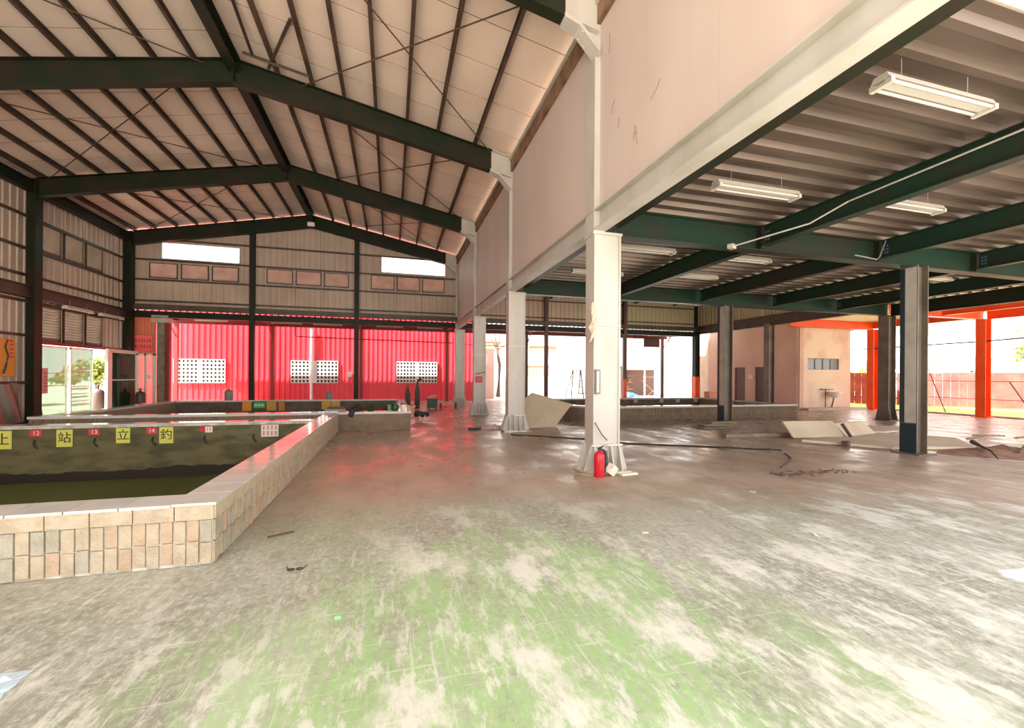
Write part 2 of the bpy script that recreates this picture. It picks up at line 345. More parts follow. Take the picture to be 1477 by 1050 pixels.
# ------------------------------------------------------------------ floor and ground
f = MB()
px0, px1, py0, py1 = -9.3, -1.63, 4.22, 10.3
def quad(x0, x1, y0, y1, z=0.0): f.add([(x0, y0, z), (x1, y0, z), (x1, y1, z), (x0, y1, z)], [(0, 1, 2, 3)])
FX0, FX1, FY0, FY1 = -10.7, 23.0, -0.9, 25.2
quad(FX0, px0, FY0, FY1); quad(px1, FX1, FY0, FY1); quad(px0, px1, FY0, py0); quad(px0, px1, py1, FY1)
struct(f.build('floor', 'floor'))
f = MB(); B = 90
quad(-B, FX0, -B, B, -.02); quad(FX1, B, -B, B, -.02); quad(FX0, FX1, -B, FY0, -.02); quad(FX0, FX1, FY1, B, -.02)
struct(f.build('ground', 'ground'))

# ------------------------------------------------------------------ hall roof
roof = sroot('ceiling')
PW = 1.0
for side in (-1, 1):
    xe = -10.75 if side < 0 else 3.35
    y = YF; i = 0
    while y < 21.7:
        y1 = min(y + PW, 21.75); g = 0.013; zo = 0.14
        a0 = Vector((XRIDGE, 0, ZRIDGE + zo)); a1 = Vector((xe, 0, zt(xe) + zo))
        poly = [(XRIDGE, y + g, ZRIDGE + zo), (XRIDGE, y1 - g, ZRIDGE + zo), (XRIDGE, y1, ZRIDGE + zo + .02), (XRIDGE, y1, ZRIDGE + zo + .05), (XRIDGE, y, ZRIDGE + zo + .05), (XRIDGE, y, ZRIDGE + zo + .02)]
        MB().prism([(XRIDGE, y1 - .011, ZRIDGE + zo + .004), (XRIDGE, y1 + .011, ZRIDGE + zo + .004), (XRIDGE, y1 + .011, ZRIDGE + zo + .019), (XRIDGE, y1 - .011, ZRIDGE + zo + .019)], a1 - a0).build('seam_strip', 'rust', roof)
        rm = 'roof' if (i * 7 + side) % 3 else 'roof2'
        HX0, HX1, HY0, HY1 = -2.80, -2.0, -.62, -.38
        if side > 0 and y < HY1 and y1 > HY0:      # gap added in the unseen roof so a sun patch lands on the floor
            def sub(xa, xb, ya, yb):
                if yb - ya > .01: MB().prism([(xa, ya, zt(xa) + zo), (xa, yb, zt(xa) + zo), (xa, yb, zt(xa) + zo + .05), (xa, ya, zt(xa) + zo + .05)], (xb - xa, 0, zt(xb) - zt(xa))).build('roof_panel', rm, roof)
            sub(XRIDGE, HX0, y, y1); sub(HX1, xe, y, y1); sub(HX0, HX1, y, max(y, HY0)); sub(HX0, HX1, min(HY1, y1), y1)
        else:
            MB().prism(poly, a1 - a0).build('roof_panel', rm, roof)
        y = y1; i += 1
PXL = [-10.15, -9.44, -8.69, -7.96, -7.26, -6.53, -5.81, -5.06, -4.32]
PXR = [-2.58, -1.82, -1.12, -0.39, 0.36, 1.13, 2.09]
for x in PXL + PXR:
    z = zt(x)
    m_ = MB(); sgn = 1 if x > XRIDGE else -1
    m_.box(x - .004, x + .004, YF, 21.3, z, z + .14)
    m_.box(x, x + .065 * -sgn, YF, 21.3, z, z + .008) if sgn < 0 else m_.box(x - .065, x, YF, 21.3, z, z + .008)
    m_.box(x, x + .065 * -sgn, YF, 21.3, z + .125, z + .138) if sgn < 0 else m_.box(x - .065, x, YF, 21.3, z + .125, z + .138)
    m_.build('purlin', 'purlin', roof)
MB().ibeam((XRIDGE, YF, ZRIDGE + .08), (XRIDGE, 21.3, ZRIDGE + .08), .22, .36).build('ridge_beam', 'green', roof)
def rod(x0, y0, x1, y1, r=.014, dz=-.06):
    MB().tube([(x0, y0, zt(x0) + dz), (x1, y1, zt(x1) + dz)], r, 5).build('brace_rod', 'purlin', roof)
for (y0, y1) in ((YA, YB), (YB, YC), (YC, YD)):
    rod(-10.0, y0, -4.1, y1); rod(-4.1, y0, -10.0, y1)
    rod(2.5, y0, -2.1, y1); rod(-2.1, y0, 2.5, y1)
# angle bars of the roof hatch beside the ridge
for (x0, y0, x1, y1, h0, h1) in ((-3.3, 9.3, -2.95, 9.1, .0, .10), (-2.95, 9.1, -3.0, 10.7, .1, -.02), (-3.2, 10.75, -1.85, 10.75, -.02, -.02), (-2.75, 11.0, -1.95, 9.3, -.02, .1)):
    MB().tube([(x0, y0, zt(x0) + h0), (x1, y1, zt(x1) + h1)], .034, 4).build('angle_bar', 'girt', roof)

# ------------------------------------------------------------------ portal rafters (dark green, ends painted white at the right)
def rafter(Y, label, xl=XL):
    r = thing('roof_rafter', label, 'rafter', (XRIDGE, Y, ZRIDGE - .55))
    D = .55
    def half(xa, xb, m, name):
        mb = MB(); W, t = .20, .016
        za, zb = zt(xa), zt(xb)
        def strip(y0, y1, ta, tb):      # ta,tb offsets below the top line
            mb.prism([(xa, y0, za - ta), (xa, y1, za - ta), (xa, y1, za - tb), (xa, y0, za - tb)], (xb - xa, 0, zb - za))
        strip(Y - W / 2, Y + W / 2, 0, t); strip(Y - W / 2, Y + W / 2, D - t, D); strip(Y - .006, Y + .006, t, D - t)
        mb.build(name, m, r)
    half(XRIDGE, xl, 'rafter', 'left_beam'); half(XRIDGE, 2.5, 'rafter', 'right_beam'); half(2.5, 3.02, 'white', 'white_end')
    # stiffener plates and the ridge splice
    MB().box(XRIDGE - .02, XRIDGE + .02, Y - .10, Y + .10, ZRIDGE - .56, ZRIDGE).build('ridge_plate', 'rafter', r)
    k = MB()       # knee bracket under the white end
    zb = zt(2.6) - D
    k.prism([(2.45, Y - .12, zb + .06), (2.72, Y - .12, zb - .04), (3.02, Y - .12, zb - .36), (3.02, Y - .12, zb - .42), (2.69, Y - .12, zb - .08), (2.45, Y - .12, zb)], (0, .24, 0))
    k.prism([(2.5, Y - .01, zb + .05), (2.72, Y - .01, zb - .04), (3.02, Y - .01, zb - .36), (3.02, Y - .01, zb + .06)], (0, .02, 0))
    kb = k.build('knee_bracket', 'white', r)
    b = MB()
    for (x, z) in ((2.52, zb + .055), (2.60, zb + .03), (2.67, zb), (2.75, zb - .09), (2.84, zb - .18)):
        for dy in (-.08, .08): b.lathe((x, Y + dy, z - .05), [(.016, -.012), (.016, .02)], 6)
    stuff(b.build('bolts', 'rustwhite', kb))
rafter(YA, 'nearest dark green roof rafter, only its white end seen beside the nearest white column top')
rafter(YB, 'second dark green roof rafter crossing the hall from the second white column')
rafter(YC, 'third dark green roof rafter resting on the near dark column of the left wall')
rafter(YD - .16, 'farthest dark green roof rafter against the corrugated end wall')

# ------------------------------------------------------------------ white columns of the right row
def white_column(Y, label):
    c = thing('steel_column', label, 'column', (3.24, Y + .14, 0))
    lo = MB(); x0, x1, y0, y1, H = 3.01, 3.47, Y, Y + .30, 3.72
    lo.box(x0, x0 + .03, y0, y1, .02, H); lo.box(x1 - .03, x1, y0, y1, .02, H); lo.box(x0 + .03, x1 - .03, y0 + .018, y1 - .018, .02, H)
    lo.build('shaft', 'white', c)
    MB().box(x0 - .004, x1 + .004, y0 - .006, y1 + .004, 2.28, 2.30).build('seam_weld', 'rustwhite', c)
    up_ = MB(); up_.box(3.0, 3.19, y0, y1, H, zt(3.0) + .05); up_.build('upper_shaft', 'white', c)
    MB().box(2.97, 3.20, y0 - .02, y1 + .02, zt(3.0) - .02, zt(3.0) + .06).build('cap_plate', 'white', c)
    MB().box(2.985, 3.485, y0 - .015, y1 + .015, H - .02, H + .02).build('splice_plate', 'white', c)
    MB().box(2.985, 3.2, y0 - .015, y1 + .015, 4.06, 4.09).build('splice_plate', 'white', c)
    MB().box(x0 - .14, x1 + .14, y0 - .14, y1 + .14, 0, .028).build('base_plate', 'rustwhite', c)
    for gx in (x0 + .02, x0 + .16, x1 - .16, x1 - .02):
        MB().prism([(gx - .012, y0 + .01, .028), (gx - .012, y0 - .13, .028), (gx - .012, y0 - .13, .07), (gx - .012, y0 - .02, .42), (gx - .012, y0 + .01, .42)], (.024, 0, 0)).build('gusset', 'white', c)
    for gy in (y0 + .03, y1 - .03):
        MB().prism([(x0 + .01, gy - .012, .028), (x0 - .14, gy - .012, .028), (x0 - .14, gy - .012, .07), (x0 - .03, gy - .012, .42), (x0 + .01, gy - .012, .42)], (0, .024, 0)).build('gusset', 'white', c)
        MB().prism([(x1 - .01, gy - .012, .028), (x1 + .13, gy - .012, .028), (x1 + .13, gy - .012, .07), (x1 + .03, gy - .012, .42), (x1 - .01, gy - .012, .42)], (0, .024, 0)).build('gusset', 'white', c)
    MB().box(x0 - .035, x1 + .035, y0 - .03, y0, .41, .435).build('stiffener_ring', 'rustwhite', c)
    return c
colA = white_column(YA, 'nearest white steel column with the red fire extinguisher at its foot')
white_column(YB, 'second white steel column with the beige board leaning beside it')
white_column(YC, 'third white steel column with the small red alarm box')
white_column(YD - .1, 'farthest and smallest white steel column, at the end wall beside the red factory')

# ------------------------------------------------------------------ hall partition above the mezzanine line
wr = sroot('wall_right')
for (y0, y1) in ((YF, YA), (YA + .3, YB), (YB + .3, YC), (YC + .3, YD)):
    n = max(1, round((y1 - y0) / 1.28)); st = (y1 - y0) / n
    for i in range(n):
        MB().box(3.09, 3.15, y0 + i * st + .0015, y0 + (i + 1) * st - .0015, 4.06, 7.32).build('wall_panel', 'panel', wr)
    MB().ibeam((3.10, y0, 4.08), (3.10, y1, 4.08), .20, .32, .022).build('white_beam', 'white', wr)
    MB().box(3.03, 3.14, y0, y1, 6.95, 7.26).build('eave_girder', 'rust', wr)
    MB().box(2.985, 3.06, y0, y1, 7.24, 7.30).build('eave_strip', 'white', wr)
# dark marks of old rubbish on the partition stay as little scuffs of tape
for (y, z, pts_) in ((5.75, 5.35, ((0, 0), (-.03, .1), (-.10, .16))), (5.55, 5.05, ((0, 0), (-.02, .12))), (5.15, 4.65, ((0, 0), (-.05, .18), (-.09, .05), (-.02, .08))), (5.05, 4.55, ((0, 0), (.04, .2))), (5.85, 6.3, ((0, 0), (-.04, .12), (-.02, .3))), (4.75, 4.95, ((0, 0), (-.12, .05), (-.2, .13)))):
    MB().tube([(3.088, y + a, z + b_) for a, b_ in pts_], .0035, 4).build('crack_mark', 'rust', wr)

# ------------------------------------------------------------------ left wall
wl = sroot('wall_left'); XW = -10.5
def clad_x(x, ys, holes, zb, ztop, root, m='clad', n=(1, 0, 0)):
    for a, b_ in zip(ys[:-1], ys[1:]):
        segs = [(zb, ztop)]
        for (h0, h1, z0, z1) in holes:
            if h0 < b_ - .01 and h1 > a + .01:
                ns = []
                for s0, s1 in segs:
                    if z1 <= s0 or z0 >= s1: ns.append((s0, s1)); continue
                    if z0 > s0 + .01: ns.append((s0, z0))
                    if z1 < s1 - .01: ns.append((z1, s1))
                segs = ns
        for s0, s1 in segs:
            MB().corr((x, a, s0), (0, 1, 0), (0, 0, 1), n, b_ - a, s1 - s0, .25, .03).build('cladding_sheet', m, root)
LYS = ((16.78, 17.62), (17.76, 18.68), (18.82, 19.72)); LHX = [(a, b_, z0, z1) for a, b_ in LYS for z0, z1 in ((5.2, 6.08), (2.46, 3.55))]
ys = [YF, .6, 1.6, 2.6, 3.6, 4.6, 5.6, 6.6, 7.6, 8.6, 9.6, 10.6, 11.6, 12.6, 13.6, 14.6, 15.6, 16.75, 16.78, 17.62, 17.76, 18.68, 18.82, 19.72, 20.6, 21.4]
clad_x(XW, ys, LHX + [(16.75, 21.4, 0, 2.36)], 0, 7.4, wl)
for z in (4.37, 5.16, 6.12, 3.6):
    MB().box(XW + .03, XW + .09, YF, 21.3, z - .04, z + .04).build('girt', 'girt', wl)
MB().box(XW + .03, XW + .09, YF, 16.3, 2.55, 2.63).build('girt', 'girt', wl)
MB().box(XW + .03, XW + .09, YF, 16.3, 1.15, 1.23).build('girt', 'girt', wl)
MB().ibeam((XW + .16, YF, 4.05), (XW + .16, 21.3, 4.05), .22, .36).build('wall_beam', 'girt', wl)
MB().ibeam((XW + .2, YF, 7.16), (XW + .2, 21.3, 7.16), .20, .34).build('eave_beam', 'green', wl)
MB().box(XW + .02, XW + .12, 16.55, 21.3, 2.36, 2.46).build('door_lintel', 'redshade', wl)
def louver_x(x, y0, y1, z0, z1, root, frame='girt'):
    l = MB(); t = .035
    l.box(x, x + .06, y0, y1, z1 - t, z1); l.box(x, x + .06, y0, y1, z0, z0 + t); l.box(x, x + .06, y0, y0 + t, z0, z1); l.box(x, x + .06, y1 - t, y1, z0, z1)
    o = l.build('louver', frame, root); s = MB(); n = 11
    for i in range(n):
        z = z0 + t + (i + .5) * (z1 - z0 - 2 * t) / n
        s.rbox((x + .03, (y0 + y1) / 2, z), (.006, y1 - y0 - 2 * t, (z1 - z0) / n * 1.16), 0, 0, math.radians(38))
    stuff(s.build('slat', 'louvergrey', o))
for (y0, y1) in LYS:
    louver_x(XW, y0, y1, 5.2, 6.08, wl); louver_x(XW, y0, y1, 2.46, 3.55, wl)
def dark_column(x0, x1, y0, y1, H, label, m='green', cat='column', fins=True):
    c = thing('steel_column', label, cat, ((x0 + x1) / 2, (y0 + y1) / 2, 0))
    s = MB(); s.box(x0, x0 + .02, y0, y1, .02, H); s.box(x1 - .02, x1, y0, y1, .02, H); s.box(x0 + .02, x1 - .02, (y0 + y1) / 2 - .05, (y0 + y1) / 2 + .05, .02, H)
    s.build('shaft', m, c)
    MB().box(x0 - .1, x1 + .1, y0 - .1, y1 + .1, 0, .024).build('base_plate', m, c)
    if fins:
        for gx in (x0 + .02, x1 - .02):
            for (ya, s_) in ((y0, -1), (y1, 1)):
                MB().prism([(gx - .01, ya, .024), (gx - .01, ya + .09 * s_, .024), (gx - .01, ya + .02 * s_, .36), (gx - .01, ya, .36)], (.02, 0, 0)).build('gusset', m, c)
    return c
dark_column(-10.68, XL, YC - .14, YC + .16, zt(-10.3), 'big dark green column of the left wall beside the orange poster')
dark_column(-10.68, XL, YD - .34, YD - .04, zt(-10.3), 'dark green corner column where left wall meets the end wall')

# doors of the left wall
def door_leaf(root, y0, y1, z0, z1, gm, fm, name='door_panel', dx=0.0, mull=()):
    l = MB(); t = .05; x = XW + .02 + dx
    l.box(x, x + .045, y0, y0 + t, z0, z1); l.box(x, x + .045, y1 - t, y1, z0, z1); l.box(x, x + .045, y0, y1, z0, z0 + t); l.box(x, x + .045, y0, y1, z1 - t, z1)
    for zz in mull: l.box(x + .004, x + .04, y0, y1, zz, zz + .035)
    o = l.build(name, fm, root); MB().box(x + .018, x + .024, y0 + t, y1 - t, z0 + t, z1 - t).build('glass_pane', gm, o); return o
d1 = sroot('door_1', (XW, 17.9, 0))
door_leaf(d1, 16.72, 17.92, .02, 2.34, 'glass', 'aluframe', mull=(1.05, 1.45))
door_leaf(d1, 17.96, 19.08, .02, 2.34, 'glass', 'aluframe', dx=.06, mull=(.5, .75, 1.0, 1.55))
for z in (.35, .62, .9):
    MB().box(XW + .05, XW + .055, 18.05, 19.0, z, z + .06).build('sticker_strip', 'signwhite', d1)
d2 = sroot('door_2', (XW, 20.6, 0))
door_leaf(d2, 19.62, 21.26, .02, 2.3, 'greenglass', 'aluframe', dx=.335, mull=(1.2,))
MB().box(XW + .33, XW + .42, 19.4, 21.34, 2.30, 2.38).build('door_head', 'aluframe', d2)
MB().box(XW + .33, XW + .42, 19.36, 19.58, 0, 2.30).build('door_post', 'aluframe', d2)
d6 = sroot('door_6', (-9.8, YD, 0)); l = MB()
for (a, b_) in ((-10.16, -10.06), (-9.86, -9.79), (-9.56, -9.46)): l.box(a, b_, YD - .03, YD + .03, 0, 2.3)
l.box(-10.16, -9.46, YD - .03, YD + .03, 2.22, 2.3); l.build('door_frame', 'aluframe', d6); MB().box(-10.06, -9.56, YD - .004, YD + .004, .05, 2.22).build('glass_pane', glass_mat('glass with painted reflection', (.95, .9, .88), .08, .05, .45, (.8, .66, .6)), d6)  # pale pink reflection is painted into the diffuse colour of this pane
MB().box(-9.8, -9.62, YD - .012, YD - .006, 1.25, 1.42).build('sticker', 'signwhite', d6)
# poster, tarp and notice on the left wall
p = thing('wall_poster', 'orange poster with dark brush stroke on the left wall beside the dark column', 'poster', (XW + .1, 15.4, 1.9))
MB().box(XW + .095, XW + .105, 14.9, 15.75, 1.38, 2.44).build('sheet', 'orangesign', p)
MB().tube([(XW + .11, 15.5, 2.4), (XW + .11, 15.42, 2.2), (XW + .11, 15.52, 1.95), (XW + .11, 15.45, 1.7), (XW + .11, 15.36, 1.45)], .03, 5).build('brush_stroke', 'darkgrey', p)
for z in (2.35, 2.25, 2.12, 2.0, 1.9):
    MB().box(XW + .105, XW + .109, 15.58, 15.70, z, z + .05).build('print_line', 'signred', p)
t_ = MB(); pts = []
for i in range(13):
    for j in range(7):
        pts.append((XW + .14 + .04 * math.sin(i * 1.3 + j * .5) + (.10 * (6 - j) / 6), 14.2 + i * .135, .03 + j * .19 - .02 * math.sin(i)))
t_.add(pts, [(i * 7 + j, (i + 1) * 7 + j, (i + 1) * 7 + j + 1, i * 7 + j + 1) for i in range(12) for j in range(6)])
tag(t_.build('tarpaulin', mat('olive grey plastic', (0.13, 0.135, 0.10), .3), smooth=True), 'olive grey plastic sheet hanging on the left wall under the orange poster', 'tarpaulin')
nb = thing('notice_board', 'narrow pink notice on the dark column edge beside the glass doors', 'sign', (-10.17, 16.5, 1.2))
MB().box(-10.185, -10.165, 16.42, 16.62, .85, 1.62).build('board', mat('pink notice', (.68, .30, .27), .6), nb)
for i in range(6): MB().box(-10.166, -10.162, 16.46, 16.58, .95 + i * .1, .98 + i * .1).build('print_line', 'redink', nb)

# ------------------------------------------------------------------ end wall above the canopy
we = sroot('wall_end'); YW = 21.42
def clad_y(y, xs, holes, zb, topf, root, m='clad', pitch=.25, depth=.03, name='cladding_sheet'):
    for a, b_ in zip(xs[:-1], xs[1:]):
        segs = [(zb, topf(a, b_))]
        for (h0, h1, z0, z1) in holes:
            if h0 < b_ - .01 and h1 > a + .01:
                ns = []
                for s0, s1 in segs:
                    if z1 <= s0 or z0 >= s1: ns.append((s0, s1)); continue
                    if z0 > s0 + .01: ns.append((s0, z0))
                    if z1 < s1 - .01: ns.append((z1, s1))
                segs = ns
        for s0, s1 in segs:
            MB().corr((a, y, s0), (1, 0, 0), (0, 0, 1), (0, -1, 0), b_ - a, s1 - s0, pitch, depth).build(name, m, root)
W1 = (-9.31, -6.40, 6.27, 6.98); W2 = (-0.51, 2.52, 6.32, 7.10)
LV = [(-9.80, -6.39, 5.46, 6.10), (-5.42, -1.88, 5.50, 6.14), (-1.03, 2.53, 5.50, 6.18)]
LH = [(x0 + k * (x1 - x0) / 3 + .06, x0 + (k + 1) * (x1 - x0) / 3 - .06, z0, z1) for (x0, x1, z0, z1) in LV for k in range(3)]
xs = sorted(set([round(q, 3) for h_ in LH for q in h_[:2]] + [-10.5, -9.80, -9.31, -8.6, -7.9, -7.2, -6.40, -5.88, -5.42, -4.7, -4.0, -3.5, -2.7, -1.88, -1.58, -1.03, -0.51, .25, 1.0, 1.75, 2.52, 3.2]))
clad_y(YW, xs, [W1, W2] + LH, 4.30, lambda a, b_: min(zt(a), zt(b_)) + .1, we)
for z in (4.50, 5.38, 6.21, 7.08):
    MB().box(-10.45, 3.0, YW - .09, YW - .03, z - .035, z + .035).build('girt', 'girt', we)
for x in (-5.88, -1.58):
    MB().box(x - .10, x + .10, YW - .26, YW - .09, 0.0, zt(x) - .5).build('mullion_post', 'green', we)
def louver_y(x0, x1, z0, z1, root):
    l = MB(); t = .035; y = YW
    l.box(x0, x1, y - .05, y, z1 - t, z1); l.box(x0, x1, y - .05, y, z0, z0 + t); l.box(x0, x0 + t, y - .05, y, z0, z1); l.box(x1 - t, x1, y - .05, y, z0, z1)
    o = l.build('louver', 'girt', root); s = MB(); n = 7
    for i in range(n):
        z = z0 + t + (i + .5) * (z1 - z0 - 2 * t) / n
        s.rbox(((x0 + x1) / 2, y - .02, z), (x1 - x0 - 2 * t, .006, (z1 - z0) / n * 1.14), 0, math.radians(34))
    stuff(s.build('slat', 'louver', o))
for (x0, x1, z0, z1) in LV:
    w3 = (x1 - x0) / 3
    for i in range(3): louver_y(x0 + i * w3 + .06, x0 + (i + 1) * w3 - .06, z0, z1, we)
for k, (x0, x1, z0, z1) in enumerate((W1, W2)):
    wd = sroot(f'window_{k + 1}', ((x0 + x1) / 2, YW, z0)); l = MB(); t = .03
    l.box(x0, x1, YW - .05, YW + .01, z1 - t, z1); l.box(x0, x1, YW - .05, YW + .01, z0, z0 + t); l.box(x0, x0 + t, YW - .05, YW + .01, z0, z1); l.box(x1 - t, x1, YW - .05, YW + .01, z0, z1)
    l.build('window_frame', 'aluframe', wd)
    MB().box(x0 + t, x1 - t, YW - .02, YW - .014, z0 + t, z1 - t).build('window_pane', 'clearglass', wd)
# bottom beams of the end wall, the long one reaches the mezzanine corner column
MB().box(-10.4, 17.1, YW - .22, YW - .02, 4.125, 4.34).build('bottom_beam', 'girt', we)
MB().ibeam((-10.4, YW - .10, 4.06), (17.1, YW - .10, 4.06), .2, .26).build('bottom_beam', 'green', we)
xs2 = [3.5 + i * .75 for i in range(19)]
clad_y(YW, xs2[:9], [], 4.30, lambda a, b_: 5.85, we, mat('pink beige corrugated sheet', (.50, .36, .27), .5))
clad_y(YW, xs2[8:], [], 4.30, lambda a, b_: 5.85, we, 'cladyel')
for z in (4.52, 5.4): MB().box(3.5, 17.0, YW - .09, YW - .03, z - .03, z + .03).build('girt', 'girt', we)
for x in (7.74, 12.31): MB().box(x - .09, x + .09, YW - .26, YW - .09, 0, 5.6).build('mullion_post', mat('oxide brown post', (.075, .022, .018), .5), we)
# orange cladding and red sign at the left end of the lower opening
for xa in (-10.45, -9.97): MB().corr((xa, YW, 2.3), (1, 0, 0), (0, 0, 1), (0, -1, 0), .48, 1.5, .12, .02).build('cladding_sheet', mat('rust orange sheet', (.60, .17, .08), .5) if xa < -10 else bpy.data.materials['rust orange sheet'], we)
rs = thing('wall_sign', 'red sign board with dark lettering beside the left corner column', 'sign', (-9.9, YW - .06, 2.7))
MB().box(-10.24, -9.6, YW - .07, YW - .05, 2.38, 3.05).build('board', mat('bright red sign', (.90, .13, .11), .5), rs)
random.seed(3)
for r_ in range(2):
    for i in range(6):
        cx, cz = -10.16 + i * .098, 2.83 - r_ * .24
        g = MB()
        for k in range(3): g.box(cx - .035, cx + .035, YW - .074, YW - .07, cz - .06 + k * .055, cz - .045 + k * .055)
        g.box(cx - .006 + random.uniform(-.02, .02), cx + .006, YW - .074, YW - .07, cz - .07, cz + .07)
        g.build('lettering', 'redshade', rs)

# corner columns of the low side and canopy
cc = dark_column(16.88, 17.18, YD - .1, YD + .2, 5.6, 'dark green corner column at the far end of the low side, its foot painted orange')
MB().box(16.87, 17.19, YD - .115, YD + .21, .03, 1.5).build('paint_foot', 'orange', cc)
MB().box(12.21, 12.41, YW - .27, YW - .08, 0, 1.35).build('paint_foot', 'orange', we)
can = thing('canopy', 'dark canopy with corrugated sheet running outside the whole end wall', 'canopy', (3, 23, 3.9))
YO = 24.66
for i in range(28):
    x = -10.5 + i * 1.0
    MB().corr((x, YW - .05, 4.064), (1, 0, 0), (0, YO + .06 - YW, .17), (0, 0, 1), .995, 1.0, .25, .06).build('roof_sheet', mat('canopy sheet', (.33, .24, .19), .5) if i == 0 else bpy.data.materials['canopy sheet'], can)
MB().ibeam((-10.5, YO, 4.22), (17.4, YO, 4.22), .16, .30).build('outer_beam', 'redshade', can)
for x in (-10.1, -5.88, -1.58, 3.01, 7.74, 12.31, 17.03):
    MB().ibeam((x, YW, 4.08), (x, YO, 4.26), .12, .2).build('bracket_beam', 'redshade', can)
    MB().box(x - .08, x + .08, YO - .08, YO + .08, 0, 3.95).build('post', 'redshade' if x < 5 else bpy.data.materials['oxide brown post'], can)
    MB().tube([(x, YO - .08, 3.3), (x, YO - .9, 4.02)], .03, 5).build('knee_brace', 'redshade', can)
pp = MB(); pp.tube([(-4.8, YO - .2, 3.9), (-4.8, YO - .2, 3.45), (-4.6, YO - .2, 3.42), (3.3, YO - .2, 3.3)], .03, 6)
tag(pp.build('drain_pipe', 'redshade'), 'dark red pipe strung below the canopy in front of the red factory', 'pipe')
pp = MB(); pp.tube([(3.4, YO - .2, 3.25), (10, YO - .2, 3.12), (16.5, YO - .2, 3.2)], .02, 6)
tag(pp.build('drain_pipe', 'darkgrey'), 'thin dark pipe strung across the white openings of the low side', 'pipe')
# concrete pillar left of the red factory
cp = thing('concrete_pillar', 'grey tiled pillar at the left end of the end opening', 'pillar', (-9.3, 21.5, 0))
MB().box(-9.44, -9.17, 21.35, 21.62, 0, 3.6).build('shaft', mat('grey tile', (.22, .185, .13), .6, 0, (.15, .12, .08), 5), cp)
MB().box(-9.62, -9.02, 21.3, 21.66, 3.6, 3.9).build('head_box', 'concrete', cp)
MB().box(-9.17, -9.02, 21.4, 21.6, 0, 3.6).build('edge_channel', 'redshade', cp)

# ------------------------------------------------------------------ mezzanine (low side) deck and steel
dk = sroot('ceiling'); ZD = 4.14
y = 2.08
while y < YB + .3:
    y1 = min(y + 1.2, YB + .3)
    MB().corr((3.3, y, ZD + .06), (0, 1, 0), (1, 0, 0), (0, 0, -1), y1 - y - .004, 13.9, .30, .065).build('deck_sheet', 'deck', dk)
    y = y1
MB().box(3.3, 23, 2.08, YB + .3, ZD + .09, ZD + .2).build('deck_slab', 'concrete', dk)
JX = [6.25, 9.04, 11.80, 14.5]
for (ya, yb_) in ((1.9, YA), (YA + .04, YB)):
    for x in JX:
        MB().ibeam((x, ya, 4.12), (x, yb_ - .02, 4.12), .16, .34).build('joist', 'green2', dk)
        for yy in (ya + .02, yb_ - .16):
            MB().box(x - .02, x - .008, yy, yy + .12, 3.82, 4.06).build('joist_cleat', 'teal', dk)
            b = MB()
            for r_ in range(3):
                for q in range(2): b.box(x - .032, x - .02, yy + .025 + q * .05, yy + .043 + q * .05, 3.87 + r_ * .065, 3.888 + r_ * .065)
            stuff(b.build('bolts', 'dullmetal', dk))
    MB().ibeam((3.42, ya - 2 if ya < 3 else ya, 4.10), (3.42, yb_, 4.10), .18, .23, .018).build('edge_beam', 'green', dk)
    MB().ibeam((17.02, ya, 4.10), (17.02, yb_, 4.10), .20, .42).build('edge_beam', 'green', dk)
    MB().ibeam((19.6, ya, 4.12), (19.6, yb_, 4.12), .16, .30).build('joist', 'orange', dk)
    MB().ibeam((X4, ya, 4.12), (X4, yb_, 4.12), .2, .34).build('edge_beam', 'orange', dk)
for y0, y1 in ((2.0, 6.2), (6.2, YB + .3), (YB + .3, YC + .4)):
    for i in range(2):
        MB().corr((17.1, y0, ZD + .06), (0, 1, 0), (1, 0, 0), (0, 0, -1), y1 - y0, 5.9, .30, .065).build('deck_sheet', 'decklit', dk) if i == 0 else None
def cross(Y, label, x0, x1, m, h=.43, zt_=4.14):
    t = thing('steel_beam', label, 'beam', ((x0 + x1) / 2, Y, zt_ - h))
    MB().ibeam((x0, Y, zt_), (x1, Y, zt_), .22, h, .018).build('girder', m, t)
    return t
xa = cross(YA + .1, 'nearest dark green cross beam under the deck, starting at the nearest white column', 3.45, 17.0, 'green2')
for x in JX:
    MB().box(x - .06, x + .06, YA + .0, YA + .2, 3.74, 4.12).build('stiffener', 'green', xa)
cross(YB + .1, 'second dark cross beam under the deck, starting at the second white column', 3.45, 17.0, 'green2')
cross(YB + .1, 'near orange cross beam between the dark column and the near orange column', 17.1, X4, 'orange', .36, 4.14)
cross(15.3, 'far orange cross beam in front of the plaster block', 17.1, X4, 'orange', .36, 4.13)
t = thing('steel_beam', 'dark edge beam running back from the second cross beam to the far corner column', 'beam', (17.02, 16, 3.9))
MB().ibeam((17.02, YB + .2, 4.38), (17.02, YD, 4.38), .22, .46, .018).build('girder', 'girt', t)
t = thing('steel_beam', 'orange edge beam along the outer side behind the far orange column', 'beam', (X4, 14, 3.9))
MB().ibeam((X4, YB + .2, 4.2), (X4, YC + 1.5, 4.2), .22, .36, .018).build('girder', 'orange', t)
ws = sroot('wall_side')
for i in range(-7, 7):
    MB().corr((17.1, YC + .3 + i * .7, 4.38), (0, 1, 0), (0, 0, 1), (-1, 0, 0), .7, 1.3, .2, .03).build('cladding_sheet', 'cladyel', ws)
# high roof over the rear low side
hr = sroot('ceiling'); MB().box(3.2, 22.6, YB - 2.5, 21.6, 5.7, 5.8).build('roof_board', 'clad', hr)
for x in (5.5, 8, 10.5, 13, 15.5): MB().ibeam((x, YB - 2.4, 5.7), (x, 21.5, 5.7), .1, .16).build('purlin', 'purlin', hr)

